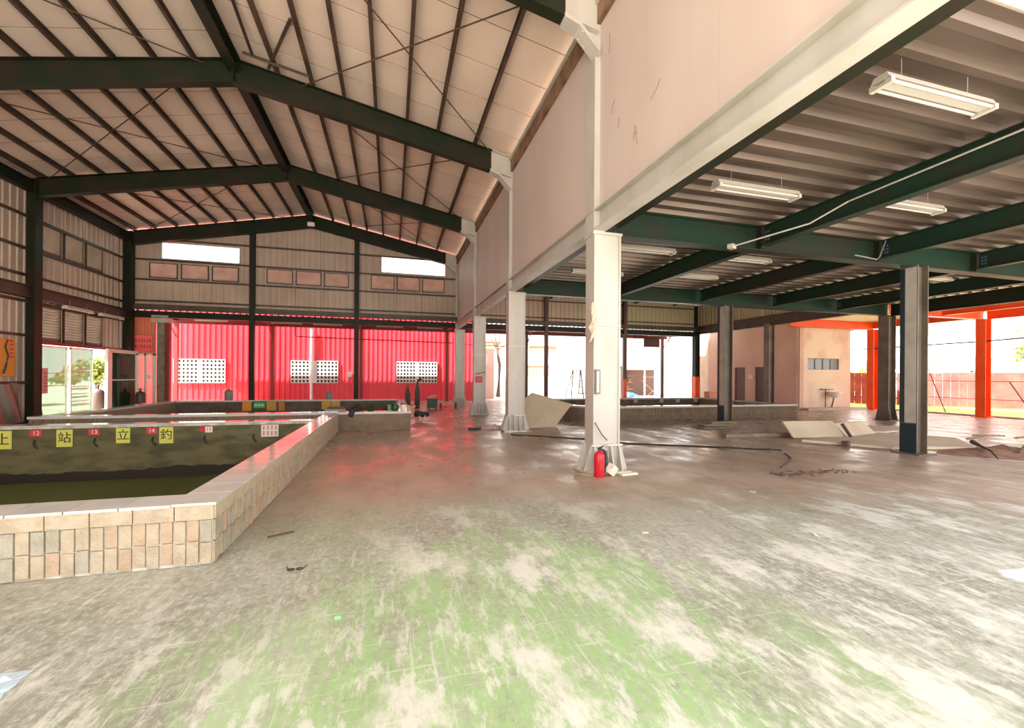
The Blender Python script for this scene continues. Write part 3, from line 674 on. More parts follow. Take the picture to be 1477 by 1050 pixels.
# columns of the low side
def panel_column(x, Y, label, H=3.72):
    c = dark_column(x - .15, x + .15, Y - .15, Y + .15, H, label, 'browncol', fins=False)
    MB().box(x - .158, x - .148, Y - .13, Y + .06, .62, H - .04).build('paint_patch', 'greypaint', c)
    MB().box(x - .158, x - .148, Y - .14, Y + .14, .03, .60).build('paint_foot', 'teal', c)
    MB().box(x - .157, x - .149, Y + .06, Y + .15, .62, H - .04).build('flange_edge', 'teal', c)
    return c
panel_column(X2, YA + .05, 'nearest low side column, brown with a long grey paint patch and teal foot')
panel_column(X2, YB + .05, 'slim middle column with white paint patch standing before the far brick pond')
dark_column(16.85, 17.2, YB - .05, YB + .3, 3.72, 'dark grey column with flared foot in front of the bright yard', 'browncol')
dark_column(16.86, 17.18, YC - .1, YC + .2, 4.0, 'dark grey column standing against the pink plaster block', 'browncol')
def orange_column(x, Y, label, H=3.8):
    c = thing('steel_column', label, 'column', (x, Y, 0)); s = MB()
    s.box(x - .17, x - .15, Y - .15, Y + .15, 0, H); s.box(x + .15, x + .17, Y - .15, Y + .15, 0, H); s.box(x - .15, x + .15, Y - .01, Y + .01, 0, H)
    s.build('shaft', 'orange', c); MB().box(x - .25, x + .25, Y - .25, Y + .25, 0, .03).build('base_plate', 'orange', c); return c
orange_column(X4, YB + .1, 'near orange steel column in front of the red board fence')
orange_column(X4, 15.3, 'far orange steel column beside the plaster block')

# fluorescent fixtures under the deck
def fixture(name='fluorescent_light'):
    r = thing(name, '', 'light', (0, 0, 0)); L_ = 1.28
    b = MB(); b.prism([(-L_ / 2, -.075, .0), (-L_ / 2, -.05, .055), (-L_ / 2, .05, .055), (-L_ / 2, .075, .0), (-L_ / 2, .045, .012), (-L_ / 2, .03, -.022), (-L_ / 2, -.03, -.022), (-L_ / 2, -.045, .012)], (L_, 0, 0))
    b.build('housing', 'lampwhite', r)
    for y in (-.062, .062): MB().tube([(-L_ / 2 + .05, y, -.022), (L_ / 2 - .05, y, -.022)], .014, 8).build('lamp_tube', 'tube', r)
    for x in (-L_ / 2 + .02, L_ / 2 - .02): MB().box(x - .02, x + .02, -.085, .085, -.045, .0).build('lamp_holder', 'lampwhite', r)
    for x in (-.4, .4): MB().tube([(x, 0, .05), (x, 0, .24)], .004, 4).build('hanger', 'dullmetal', r)
    return r
fx = fixture()
spots = [(4.44, 2.59, 'largest white fluorescent fixture, nearest under the deck at upper right'),
         (4.52, 4.54, 'white fluorescent fixture under the deck, second from the front beside the white wall beam'),
         (4.60, 7.24, 'white fluorescent fixture just behind the nearest cross beam beside the white column'),
         (6.9, 4.34, 'fluorescent fixture right of the first long joist, in front of the nearest cross beam'),
         (6.9, 7.25, 'fluorescent fixture behind the nearest cross beam, right of the first joist'),
         (6.95, 8.83, 'farthest fluorescent fixture behind the nearest cross beam right of the first joist'),
         (4.6, 9.2, 'fluorescent fixture seen between the two nearest white columns under the deck'),
         (12.4, 7.3, 'fluorescent fixture under the deck just right of the nearest brown column top')]
for i, (x, y, lb) in enumerate(spots):
    if i == 0: fx.location = (x, y, 3.90); fx['label'] = lb; fx['group'] = 'fluorescent fixtures under the deck'
    else: copy_tree(fx, (x, y, 3.90), lb, 'fluorescent fixtures under the deck')
names_ = ['first from left', 'second from left', 'third from left', 'fourth from left', 'fifth from left', 'sixth and last from left']
for i, x in enumerate((-7.95, -4.85, -3.0, -.1, 1.9)):
    copy_tree(fx, (x, 22.75, 3.92), 'fluorescent fixture under the canopy before the red factory, ' + names_[i], 'fluorescent fixtures under the canopy')
for (x, y, lb) in ((15.2, 22.4, 'bright fluorescent fixture under the canopy left of the far dark corner column'),):
    copy_tree(fx, (x, y, 3.92), lb)
for (y, lb) in ((17.9, 'fluorescent fixture along the left wall above the lower louvers'), (19.7, 'fluorescent fixture along the left wall beside the corner column')):
    c = copy_tree(fx, (XW + .36, y, 3.6), lb, 'fluorescent fixtures on the left wall'); c.rotation_euler = (0, 0, PI / 2)
c = thing('flood_light', 'small white flood light under the roof ridge at the far rafter', 'light', (-3.5, 21.0, 8.1))
MB().rbox((-3.5, 21.0, 8.17), (.30, .12, .18), 0, .35).build('housing', 'lampwhite', c)
MB().rbox((-3.5, 20.935, 8.15), (.26, .01, .14), 0, .35).build('lens', 'signwhite', c)
MB().box(-3.56, -3.44, 21.02, 21.08, 8.2, 8.35).build('bracket', 'darkgrey', c)
c = thing('cable_conduit', 'pale conduit pipe with junction box hanging below the nearest cross beam', 'conduit', (5.4, 6, 3.68))
MB().tube([(5.42, 5.95, 3.66), (6.0, 5.05, 3.80), (6.17, 4.6, 3.98), (6.17, 2.2, 4.06)], .012, 6).build('pipe', 'lampwhite', c)
MB().rbox((5.42, 5.95, 3.66), (.13, .09, .07), .4).build('junction_box', 'lampwhite', c)
c = MB().tube([(8.98, 6.0, 4.1), (8.9, 6.05, 3.8), (8.75, 6.0, 3.72), (8.4, 5.98, 3.74), (8.2, 6.0, 3.76)], .012, 5).build('loose_cable', 'grey')
tag(c, 'grey cable looping down the second joist at the nearest cross beam', 'cable')

# ------------------------------------------------------------------ brick ponds
def tex_pool(name, label, x0, x1, y0, y1, H, cw, bricks):
    return thing(name, label, 'pond', ((x0 + x1) / 2, y0, 0))
P1 = tex_pool('fish_pond', 'nearest fishing pond walled with peach upright tiles and white coping, yellow signs inside', -9.6, -1.35, 3.92, 10.6, .48, .3, True)
OX, OY = -1.35, 3.92; CW = .29
core = MB()
core.box(-9.6, OX - .002, OY + .002, OY + CW - .02, -1.0, .42); core.box(OX - CW + .02, OX - .002, OY + .012, 12.2, -1.0, .42)
core.box(-9.6, OX - .1, 10.32, 10.6, -1.0, .42); core.box(-9.6, -9.3, OY + .1, 10.6, -1.0, .42)
core.build('wall_core', 'mortar', P1)
inn = MB()
inn.box(-9.3, OX - CW, 10.296, 10.32, -1.0, .42); inn.box(OX - CW, OX - CW + .022, OY + CW - .02, 10.3, -1.0, .42); inn.box(-9.31, -9.29, OY + .2, 10.3, -1.0, .42); inn.box(-9.3, OX - CW, OY + CW - .022, OY + CW, -1.0, .42)
inn.build('inner_lining', 'pondwall', P1)
MB().box(-9.3, OX - CW, OY + CW, 10.3, -1.02, -.95).build('pond_bed', 'pondfloor', P1)
MB().box(-9.3, OX - CW, OY + CW, 10.3, -.95, -.60).build('water', 'water', P1)
bw, bh = .0875, .175
bms = {}
def brickmesh(dirn, k):
    key = (dirn, k)
    if key not in bms:
        m = ['brickA', 'brickB', 'brickC', 'brickA', 'brickB'][k]; d = .024 + .003 * (k % 3)
        sx, sy = (bw - .013, d) if dirn == 'x' else (d, bw - .013)
        bms[key] = bmesh_box('brick', sx, sy, bh - .010, m)
    return bms[key]
random.seed(5)
n = 0
while OX - n * bw > -4.7:
    x = OX - .044 - n * bw
    for r_ in range(2):
        zz = .004 + bh * (r_ + .5) + (.014 if n % 2 else 0)
        piece('brick', brickmesh('x', random.randrange(5)), P1, (x, OY + random.uniform(-.002, .002), min(zz, .277)))
    n += 1
n = 0
while OY + n * bw < 12.1:
    yv = OY + .044 + n * bw
    for r_ in range(2): piece('brick', brickmesh('y', random.randrange(5)), P1, (OX + random.uniform(-.002, .002), yv, min(.004 + bh * (r_ + .5) + (.014 if n % 2 else 0), .277)))
    n += 1
# edge tiles and coping tiles
et = bmesh_box('edge_tile', .258, .03, .105, 'brickB'); et2 = bmesh_box('edge_tile', .03, .258, .105, 'brickB'); 
ct = bmesh_box('coping_tile', .324, CW + .03, .022, 'coping'); ct2 = bmesh_box('coping_tile', CW + .03, .324, .022, 'coping')
x = OX - .12
while x > -5: piece('edge_tile', et, P1, (x, OY - .008, .412)); x -= .266
yv = OY + .12
while yv < 12.1: piece('edge_tile', et2, P1, (OX + .008, yv, .412)); yv += .266
x = OX - CW - .165 + .012
while x > -5.2: piece('coping_tile', ct, P1, (x, OY + CW / 2 - .008, .475)); x -= .334
yv = OY + .155
while yv < 10.5: piece('coping_tile', ct2, P1, (OX - CW / 2 + .008, yv, .475)); yv += .334
yv = 10.66
while yv < 12.1: piece('coping_tile', ct2, P1, (OX - CW / 2 + .008, yv, .475)); yv += .334
x = OX - CW - .165
ct3 = bmesh_box('coping_tile', .33, .33, .022, 'coping')
while x > -9.6: piece('coping_tile', ct3, P1, (x, 10.45, .475)); x -= .334
MB().box(OX - CW + .01, OX - .004, OY + .004, 12.2, .42, .464).build('coping_bed', 'mortar', P1)
MB().box(-9.6, OX - .01, OY + .004, OY + CW, .42, .464).build('coping_bed', 'mortar', P1); MB().box(-9.6, OX - .1, 10.3, 10.6, .42, .464).build('coping_bed', 'mortar', P1)

def far_pond(name, label, x0, x1, y0, y1, H, curve=False):
    p = thing(name, label, 'pond', ((x0 + x1) / 2, y0, 0)); W = .3
    # outline of the outer and inner face, front left corner rounded when curve
    if curve:
        out = [(x0 + 1.6 - 1.6 * math.sin(a), y0 + 1.9 - 1.9 * math.cos(a)) for a in [PI / 2 * k / 8 for k in range(8, -1, -1)]] + [(x1, y0), (x1, y1), (x0, y1)]
        inn_ = [(x0 + 1.6 - 1.3 * math.sin(a), y0 + 1.9 - 1.6 * math.cos(a)) for a in [PI / 2 * k / 8 for k in range(8, -1, -1)]] + [(x1 - W, y0 + W), (x1 - W, y1 - W), (x0 + W, y1 - W)]
    else:
        out = [(x0, y0), (x1, y0), (x1, y1), (x0, y1)]; inn_ = [(x0 + W, y0 + W), (x1 - W, y0 + W), (x1 - W, y1 - W), (x0 + W, y1 - W)]
    def ring(mb, o_, i_, z0, z1):
        k = len(o_); vs = [(*q, z0) for q in o_] + [(*q, z0) for q in i_] + [(*q, z1) for q in o_] + [(*q, z1) for q in i_]
        fs = []
        for a in range(k):
            b_ = (a + 1) % k
            fs += [(a, b_, 2 * k + b_, 2 * k + a), (k + a, 3 * k + a, 3 * k + b_, k + b_), (2 * k + a, 2 * k + b_, 3 * k + b_, 3 * k + a)]
        mb.add(vs, fs)
    def off(o_, d):
        cx = (x0 + x1) / 2; cyy = (y0 + y1) / 2
        return [(q[0] + d * (1 if q[0] > cx else -1), q[1] + d * (1 if q[1] > cyy else -1)) for q in o_]
    m1 = MB(); ring(m1, out, inn_, 0, H - .06); m1.build('wall_core', mat('brown mortar', (.27, .195, .135), .9) if 'brown mortar' not in bpy.data.materials else bpy.data.materials['brown mortar'], p)
    m2 = MB(); ring(m2, off(out, .02), off(inn_, -.01), H - .06, H); m2.build('coping', 'coping', p)
    s = MB()
    for a in range(len(out)):
        q0 = Vector((*out[a], 0)); q1 = Vector((*out[(a + 1) % len(out)], 0)); d = q1 - q0; L_ = d.length; d.normalize(); nrm = Vector((d.y, -d.x, 0))
        k = max(1, int(L_ / .09)); st = L_ / k
        if a >= len(out) - 2 and a != 1: continue
        for i in range(k):
            for r_ in range(2):
                c_ = q0 + d * (st * (i + .5)) + Vector((0, 0, (H - .06) * (r_ + .5) / 2)); hw = st / 2 - .007; hh = (H - .06) / 4 - .006
                P = [c_ - d * hw - Vector((0, 0, hh)), c_ + d * hw - Vector((0, 0, hh)), c_ + d * hw + Vector((0, 0, hh)), c_ - d * hw + Vector((0, 0, hh))]
                s.prism(P, nrm * .014)
    stuff(s.build('brick', 'farbrick', p))
    MB().box(x0 + (1.0 if curve else .2), x1 - .2, y1 - W - .01, y1 - W, 0, H - .06).build('inner_lining', mat('dark pond lining', (.13, .095, .07), .8, 0, (.085, .06, .042), 3) if 'dark pond lining' not in bpy.data.materials else bpy.data.materials['dark pond lining'], p)
    MB().box(x0 + (1.2 if curve else .2), x1 - .2, y0 + (1.2 if curve else .2), y1 - .2, .004, .05).build('water', 'water', p)
    return p
far_pond('fish_pond', 'long brown tiled pond behind the nearest pond, in front of the red factory', -7.8, .5, 12.2, 18.6, .5)
far_pond('fish_pond', 'brown tiled pond with curved left end in front of the pink plaster block', 5.75, 14.9, 13.0, 18.3, .48, True)

# signs inside the nearest pond
SX = (PI / 2, 0, 0); YS = 10.285
def pond_sign(x0, x1, z0, z1, m, label, txt=None, ts=.2, tm='ink', name='pond_sign', lines=None, grp=None):
    s = thing(name, label, 'sign', ((x0 + x1) / 2, YS, z0), grp)
    MB().box(x0, x1, YS - .008, YS, z0, z1).build('board', m, s)
    if txt: text('lettering', txt, ts, ((x0 + x1) / 2, YS - .010, (z0 + z1) / 2), SX, tm, s)
    return s
G1 = 'yellow warning signs on the far wall of the nearest pond'
pond_sign(-7.12, -6.82, .06, .40, 'yellow', 'yellow pond sign with the character for stop, leftmost', '止', .24, grp=G1)
pond_sign(-6.15, -5.90, .07, .40, 'yellow', 'yellow pond sign second from left', '站', .22, grp=G1)
pond_sign(-5.21, -4.98, .11, .41, 'yellow', 'yellow pond sign third from left', '立', .22, grp=G1)
pond_sign(-4.49, -4.25, .08, .41, 'yellow', 'yellow pond sign rightmost of the four', '釣', .22, grp=G1)
G2 = 'small red number plates on the far wall of the nearest pond'
for (x, tt, lb) in ((-6.46, '12', 'leftmost small red number plate, right of the first yellow sign'), (-5.56, '13', 'red number plate between the second and third yellow signs'), (-4.62, '14', 'red number plate just left of the rightmost yellow sign')):
    pond_sign(x - .09, x + .09, .28, .40, 'signred', lb, tt, .11, 'signwhite', 'number_plate', grp=G2)
pond_sign(-3.78, -3.69, .29, .40, 'redink', 'small red tab beside the white number plate', None, name='red_tab')
pond_sign(-3.69, -3.56, .28, .40, 'signwhite', 'white plate with red number right of the rightmost yellow sign', '15', .10, 'redink', 'number_plate', grp=G2)
nt_ = pond_sign(-2.66, -2.33, .16, .41, 'signwhite', 'white notice with rows of red characters at the right end of pond wall', None, name='pond_notice')
for r_ in range(2):
    for i in range(4):
        cx, cz = -2.61 + i * .077, .35 - r_ * .12; g = MB()
        for k in range(3): g.box(cx - .028, cx + .028, YS - .011, YS - .008, cz - .035 + k * .033, cz - .024 + k * .033)
        g.box(cx - .005, cx + .005, YS - .011, YS - .008, cz - .045, cz + .045)
        g.build('lettering', 'redink', nt_)
for i, (x, lb) in enumerate(((-6.48, 'below the leftmost red number plate'), (-5.55, 'below the second red number plate'), (-4.6, 'below the third red number plate'), (-3.70, 'below the white number plate'), (-2.8, 'left of the white notice'))):
    h = MB().tube([(x, YS, .22), (x - .01, YS - .02, .16), (x + .02, YS - .04, .10), (x + .06, YS - .03, .06)], .014, 5).build('wall_hook', 'black')
    tag(h, 'small dark hook on the pond wall ' + lb, 'hook', 'hooks on the pond wall')

# boards on the inner far wall of the long pond
YP = 18.28
def board(x0, x1, z0, z1, m, label, name='pond_board', y=YP):
    o = MB().box(x0, x1, y - .03, y, z0, z1).build(name, m); return tag(o, label, 'board')
board(-5.36, -5.06, .10, .46, 'orangesign', 'orange board left of the green board in the long pond')
gb = thing('pond_board', 'green board with pale lettering in the long pond', 'board', (-4.78, YP, .2))
MB().box(-5.02, -4.57, YP - .03, YP, .10, .46).build('frame', 'darkgrey', gb); MB().box(-4.98, -4.60, YP - .036, YP - .03, .20, .42).build('face', 'signgreen', gb)
for k in range(3): MB().box(-4.94 + k * .11, -4.87 + k * .11, YP - .04, YP - .036, .28, .34).build('lettering', 'signwhite', gb)
board(-4.55, -4.22, .10, .48, mat('ochre board', (.55, .30, .05), .6), 'ochre board right of the green board in the long pond')
board(-4.14, -3.92, .10, .46, mat('dull orange board', (.5, .20, .03), .6), 'narrow dull orange board, last of the row right of the green board')
board(-2.62, -2.30, .12, .46, mat('amber board', (.60, .33, .03), .6), 'amber board behind the dark stump on the long pond rim')
board(-2.28, -1.95, .12, .44, bpy.data.materials['ochre board'], 'ochre board right of the amber board in the long pond')

def drum(x, y, z, r, h, label, m='tank', name='gas_cylinder'):
    d = thing(name, label, 'cylinder', (x, y, z))
    MB().lathe((x, y, z), [(r * .9, 0), (r, .03), (r, h * .78), (r * .8, h * .9), (r * .35, h * .96)], 14).build('body', m, d, True)
    MB().lathe((x, y, z + h * .95), [(r * .22, 0), (r * .22, h * .12), (r * .4, h * .12), (r * .4, h * .16), (r * .1, h * .16)], 10).build('valve', m, d, True)
drum(-10.95, 20.45, 0, .20, .9, 'brown gas cylinder standing outside the open left doorway', name='gas_cylinder')
drum(-9.86, 21.05, 0, .16, .78, 'brown gas cylinder standing before the pale glazed frame left of the pillar')
drum(-5.87, 18.45, .5, .14, .40, 'dark grey canister standing on the far rim of the long pond', 'grey', 'canister')
drum(-2.38, 18.45, .5, .14, .30, 'dark stump shaped canister on the far rim above the amber board', 'grey', 'canister')

# bits on the front rim of the long pond
c = thing('folded_mat', 'folded grey mat lying on the rim where the two left ponds meet', 'mat', (-1.5, 12.4, .5))
MB().rbox((-1.45, 12.42, .545), (.52, .28, .05), .1).build('lower_fold', 'grey', c); MB().rbox((-1.40, 12.42, .60), (.42, .24, .05), -.15).build('upper_fold', 'darkgrey', c)
c = thing('black_bag', 'black bag slumped over the front rim of the long pond', 'bag', (-.95, 12.3, .5))
m_ = MB().tube([(-1.05, 12.16, .38), (-1.0, 12.22, .52), (-.92, 12.35, .57), (-.82, 12.45, .60)], [.06, .09, .10, .05], 8).build('body', 'black', c, True)
MB().tube([(-.9, 12.3, .64), (-.85, 12.4, .72), (-.8, 12.48, .62)], .012, 5).build('strap', 'black', c)
def pot(x, y, z, prof, m, label, name, cat): return tag(MB().lathe((x, y, z), prof, 14).build(name, m, smooth=True), label, cat)
pot(-.55, 12.38, .5, [(.07, 0), (.15, .07), (.17, .10), (.155, .10), (.06, .02)], mat('green enamel', (.012, .06, .022), .4), 'dark green bowl on the front rim of the long pond', 'bowl', 'bowl')
pot(-.06, 12.4, .5, [(.05, 0), (.06, .17), (.05, .17), (.045, .02)], mat('teal plastic', (.06, .22, .15), .4), 'teal tumbler on the rim left of the green jug', 'tumbler', 'tumbler')
j = thing('water_jug', 'dark green jug on the right end of the long pond rim', 'jug', (.10, 12.4, .5))
MB().lathe((.10, 12.4, .5), [(.07, 0), (.09, .04), (.09, .14), (.05, .19), (.05, .22)], 12).build('body', bpy.data.materials['green enamel'], j, True)
MB().tube([(.18, 12.4, .64), (.22, 12.4, .6), (.19, 12.4, .54)], .012, 5).build('handle', bpy.data.materials['green enamel'], j)
k = thing('paper_cup', 'white cup with red lid on the rim of the long pond', 'cup', (.32, 12.4, .5))
MB().lathe((.32, 12.4, .5), [(.05, 0), (.075, .17)], 12).build('cup', 'signwhite', k, True); MB().lathe((.32, 12.4, .67), [(.085, 0), (.085, .03), (.06, .045)], 12).build('lid', 'extred', k, True)
pot(.465, 12.42, .5, [(.04, 0), (.055, .05), (.05, .12), (.03, .15)], mat('tan clay', (.50, .32, .16), .7), 'small tan pot on the corner of the long pond rim', 'clay_pot', 'pot')
c = thing('black_stool', 'black stool tipped over on the floor beside the long pond corner', 'stool', (.97, 14.4, 0))
MB().tube([(.72, 14.4, .20), (.85, 14.38, .23), (1.0, 14.4, .20), (1.18, 14.42, .21)], [.07, .10, .09, .07], 8).build('seat', 'black', c, True)
for (x, y) in ((.88, 14.3), (1.05, 14.33), (.92, 14.5)): MB().tube([(x, y, .18), (x + .02, y - .02, 0.0)], .02, 5).build('leg', 'signwhite', c)
def parasol(x, y, h, label, hook):
    p = thing('folded_parasol', label, 'parasol', (x, y, 0))
    MB().lathe((x, y, .0), [(.12, 0), (.13, .04), (.05, .07), (.03, .12)], 12).build('base', 'darkgrey', p, True)
    MB().lathe((x, y, .1), [(.10, 0), (.13, .1), (.125, .6), (.11, h - .45), (.06, h - .22), (.03, h - .12)], 9).build('canopy', 'darkgrey', p)
    if hook: MB().tube([(x, y, h - .05), (x + .02, y, h + .10), (x + .14, y, h + .16), (x + .24, y, h + .08)], [.05, .05, .045, .02], 6).build('crook', 'black', p)
    else: MB().tube([(x, y, h - .05), (x, y, h + .1)], .02, 5).build('tip', 'black', p)
parasol(.68, 19.4, 1.0, 'left one of two folded dark parasols standing before the red factory', False)
parasol(1.12, 19.9, 1.15, 'right one of two folded dark parasols, taller with a crooked top', True)
c = thing('tool_box', 'dark green crate with pink cloth on top standing on the floor before the red factory', 'crate', (1.72, 19.1, 0))
MB().box(1.5, 1.92, 18.95, 19.3, .06, .42).build('box', mat('deep green', (.02, .07, .035), .5), c); MB().box(1.48, 1.94, 18.93, 19.32, .42, .46).build('lid', 'darkgrey', c)
MB().tube([(1.52, 19.1, .50), (1.7, 19.1, .56), (1.93, 19.1, .58)], [.05, .07, .04], 7).build('cloth', bpy.data.materials['pink notice'], c, True)
for x in (1.56, 1.86): MB().box(x - .03, x + .03, 18.98, 19.05, 0, .06).build('foot', 'black', c)
c = thing('low_bench', 'low pale bench on the floor left of the farthest white column', 'bench', (2.4, 19.5, 0))
MB().box(2.05, 2.85, 19.3, 19.6, .26, .31).build('seat', bpy.data.materials['tan clay'], c)
for x in (2.12, 2.78): MB().box(x - .03, x + .03, 19.33, 19.57, 0, .26).build('leg', 'darkgrey', c)

# ------------------------------------------------------------------ things at the white columns
c = thing('fire_extinguisher', 'red fire extinguisher standing at the foot of the nearest white column', 'extinguisher', (2.98, 5.86, 0))
ex, ey = 2.985, 5.86
MB().lathe((ex, ey, 0), [(.072, 0), (.078, .012), (.078, .31), (.070, .345), (.040, .372), (.022, .385)], 20).build('cylinder', 'extred', c, True)
MB().lathe((ex, ey, .38), [(.02, 0), (.02, .035), (.028, .035), (.028, .05)], 10).build('valve', 'darkgrey', c, True)
MB().rbox((ex + .015, ey - .02, .44), (.10, .016, .014), .4, 0, -.25).build('handle', 'black', c)
MB().tube([(ex, ey, .41), (ex + .07, ey - .01, .40), (ex + .105, ey, .30), (ex + .10, ey, .14), (ex + .09, ey, .06)], .012, 6).build('hose', 'black', c)
MB().box(ex - .03, ex + .03, ey - .082, ey - .075, .12, .26).build('label_plate', mat('worn red label', (.48, .02, .03), .5), c)
c = thing('card_box', 'small white carton leaning at the column foot right of the extinguisher', 'carton', (3.2, 5.9, 0))
MB().rbox((3.2, 5.88, .09), (.14, .10, .15), .5, .25, .55).build('carton', 'paper', c); MB().rbox((3.205, 5.832, .115), (.13, .004, .03), .5, .25, .55).build('tape', 'concrete', c)
o = MB().rbox((3.11, 5.98, .24), (.17, .012, .24), .15, -.2).build('metal_plate', 'darkgrey'); tag(o, 'dark metal plate leaning on the nearest white column behind the extinguisher', 'plate')
o = MB().rbox((2.78, 5.95, .025), (.30, .05, .045), -.75).build('wood_offcut', 'wood'); tag(o, 'short wooden offcut on the floor left of the extinguisher', 'offcut')
o = MB().rbox((3.47, 5.84, .02), (.28, .07, .03), .12).build('white_plate', 'paper'); tag(o, 'pale flat strip on the floor at the right of the column foot', 'strip')
c = thing('thermometer', 'narrow metal strip with pale scale fixed on the nearest white column', 'gauge', (3.06, 6.1, 1.2))
MB().box(3.025, 3.105, 6.075, 6.12, 1.22, 1.60).build('backing', 'grey', c); MB().box(3.045, 3.085, 6.07, 6.075, 1.25, 1.57).build('scale', 'signwhite', c)
for i in range(7): MB().box(3.075, 3.088, 6.066, 6.07, 1.28 + i * .04, 1.29 + i * .04).build('mark', 'ink', c)
o = MB().tube([(3.03, 6.1, .78), (3.12, 6.05, .60), (3.24, 6.1, .50)], .008, 5).build('loose_wire', 'darkgrey'); tag(o, 'thin wire dangling across the foot of the nearest white column', 'wire')
o = MB().tube([(2.98, 6.1, 2.62), (2.93, 6.0, 2.50), (2.96, 6.02, 2.35), (2.9, 6.0, 2.22), (2.94, 6.02, 2.12), (2.88, 6.0, 2.0)], [.02, .05, .045, .05, .03, .01], 6).build('rag', 'rustwhite', smooth=True); tag(o, 'torn pale rag hanging on the left edge of the nearest white column', 'rag')
c = thing('alarm_box', 'small red alarm box on the third white column', 'alarm', (3.2, 16.2, 1.3))
MB().box(3.1, 3.33, 16.2, 16.27, 1.22, 1.46).build('box', 'signred', c); MB().box(3.16, 3.26, 16.19, 16.2, 1.27, 1.41).build('face', 'extred', c); MB().rbox((3.26, 16.22, 1.58), (.4, .02, .03), 0, 0, -.2).build('strip', 'redshade', c)
# board leaning beside the second white column
b = MB(); b.prism([(3.70, 11.75, 0.0), (4.65, 11.95, .0), (5.35, 12.35, .62), (4.05, 12.35, .98), (3.68, 12.15, .75)], (.02, .05, .012))
c = b.build('leaning_board', 'cardboard'); tag(c, 'beige board propped against the curved pond beside the second white column', 'board')
c = MB(); pts = []
random.seed(9)
for i in range(9):
    for j in range(7):
        x = 2.45 + i * .075; y = 11.65 + j * .09; e = math.sin(PI * i / 8) * math.sin(PI * j / 6)
        pts.append((x, y, .004 + e * (.10 + random.uniform(0, .09))))
c.add(pts, [(i * 7 + j, (i + 1) * 7 + j, (i + 1) * 7 + j + 1, i * 7 + j + 1) for i in range(8) for j in range(6)])
tag(c.build('plastic_sheet', 'lilac'), 'crumpled lilac plastic sheet on the floor left of the second white column', 'sheet')
o = MB().rbox((2.2, 11.72, .03), (.34, .10, .05), .15).build('dark_shoe', 'black'); tag(o, 'flat dark piece on the floor left of the lilac plastic sheet', 'scrap')

# ladder
lad = thing('step_ladder', 'grey folding step ladder standing behind the curved pond', 'ladder', (8.6, 19.6, 0))
lx, ly = 8.75, 19.6
for s_ in (-1, 1):
    MB().tube([(lx + s_ * .36, ly - .1, 0), (lx + s_ * .2, ly, 1.75)], .03, 5).build('front_rail', 'laddermetal', lad)
    MB().tube([(lx + s_ * .40, ly + .8, 0), (lx + s_ * .2, ly + .06, 1.75)], .025, 5).build('rear_rail', 'laddermetal', lad)
for i in range(5):
    z = .3 + i * .32; hw = .36 - .16 * z / 1.75
    MB().box(lx - hw, lx + hw, ly - .13 + .1 * z / 1.75, ly - .03 + .1 * z / 1.75, z, z + .03).build('step', 'laddermetal', lad)
MB().box(lx - .24, lx + .24, ly - .08, ly + .12, 1.75, 1.79).build('top_step', 'laddermetal', lad)

# boards and slabs on the floor of the low side
c = thing('board_pile', 'flat pile of greenish boards at the foot of the slim middle column', 'boards', (9.4, 10.7, 0))
for i, (dx, dy, l, w_, a) in enumerate(((0, 0, 1.6, .5, .05), (.1, .1, 1.35, .4, -.04), (-.05, .05, 1.2, .35, .1), (.15, .12, .9, .3, 0))):
    MB().rbox((9.4 + dx, 10.75 + dy, .02 + i * .04), (l, w_, .034), a).build('board', 'greenwood' if i % 2 else 'wood', c)
o = MB().rbox((8.9, 8.85, .045), (1.9, .14, .085), -.08).build('timber_beam', 'wood'); tag(o, 'long dark timber lying on the floor in front of the board pile', 'timber')
def slab(quad_, z0, z1, m, label, name='pale_panel'):
    b = MB(); b.prism([(x, y, z0) for x, y in quad_], (0, 0, z1 - z0)); return tag(b.build(name, m), label, 'panel')
slab([(9.15, 7.85), (10.1, 6.6), (11.9, 6.2), (13.3, 7.3), (12.6, 8.2), (10.9, 8.35)], .006, .06, 'slab', 'large pale panel lying flat behind the nearest brown column')
slab([(11.2, 9.3), (12.9, 8.6), (15.2, 9.0), (13.5, 10.3)], .006, .05, 'slab', 'pale panel lying flat in front of the flared dark column')
def upright(p0, p1, h, lean, label):
    p0, p1 = Vector((*p0, .05)), Vector((*p1, .05)); d = (p1 - p0).normalized(); n_ = Vector((-d.y, d.x, 0))
    b = MB(); b.prism([p0, p1, p1 + Vector((0, 0, h)) + n_ * lean, p0 + Vector((0, 0, h)) + n_ * lean], n_ * .05); return tag(b.build('pale_panel', 'slab'), label, 'panel')
upright((9.3, 8.2), (10.65, 8.0), .36, .35, 'left pale panel propped up on edge behind the flat one')
upright((10.75, 8.0), (12.2, 8.35), .30, .3, 'right pale panel propped up on edge behind the flat one')
o = MB().rbox((10.68, 7.98, .22), (.05, .06, .36), .1, -.6).build('prop_stick', 'door'); tag(o, 'dark stick between the two propped pale panels', 'stick')
o = MB().rbox((9.55, 7.15, .06), (.14, .12, .12), .3).build('dark_block', 'door'); tag(o, 'dark block at the front edge of the flat pale panel', 'block')
# low concrete strip edge by the right opening
kb = MB().box(18.2, 21.8, 15.3, 15.7, 0, .10).build('kerb', 'concrete'); tag(kb, 'low pale kerb in front of the plaster block', 'kerb')
for i, (x, y, l, a) in enumerate(((14.2, 7.4, 1.0, .2), (15.1, 7.6, .8, -.3), (15.8, 7.2, 1.2, .1))):
    o = MB().rbox((x, y, .012), (l, .05, .024), a).build('floor_lath', 'wood'); tag(o, 'thin lath lying on the floor right of the nearest brown column, ' + ('left', 'middle', 'right')[i] + ' one', 'lath', 'laths on the floor at the right')
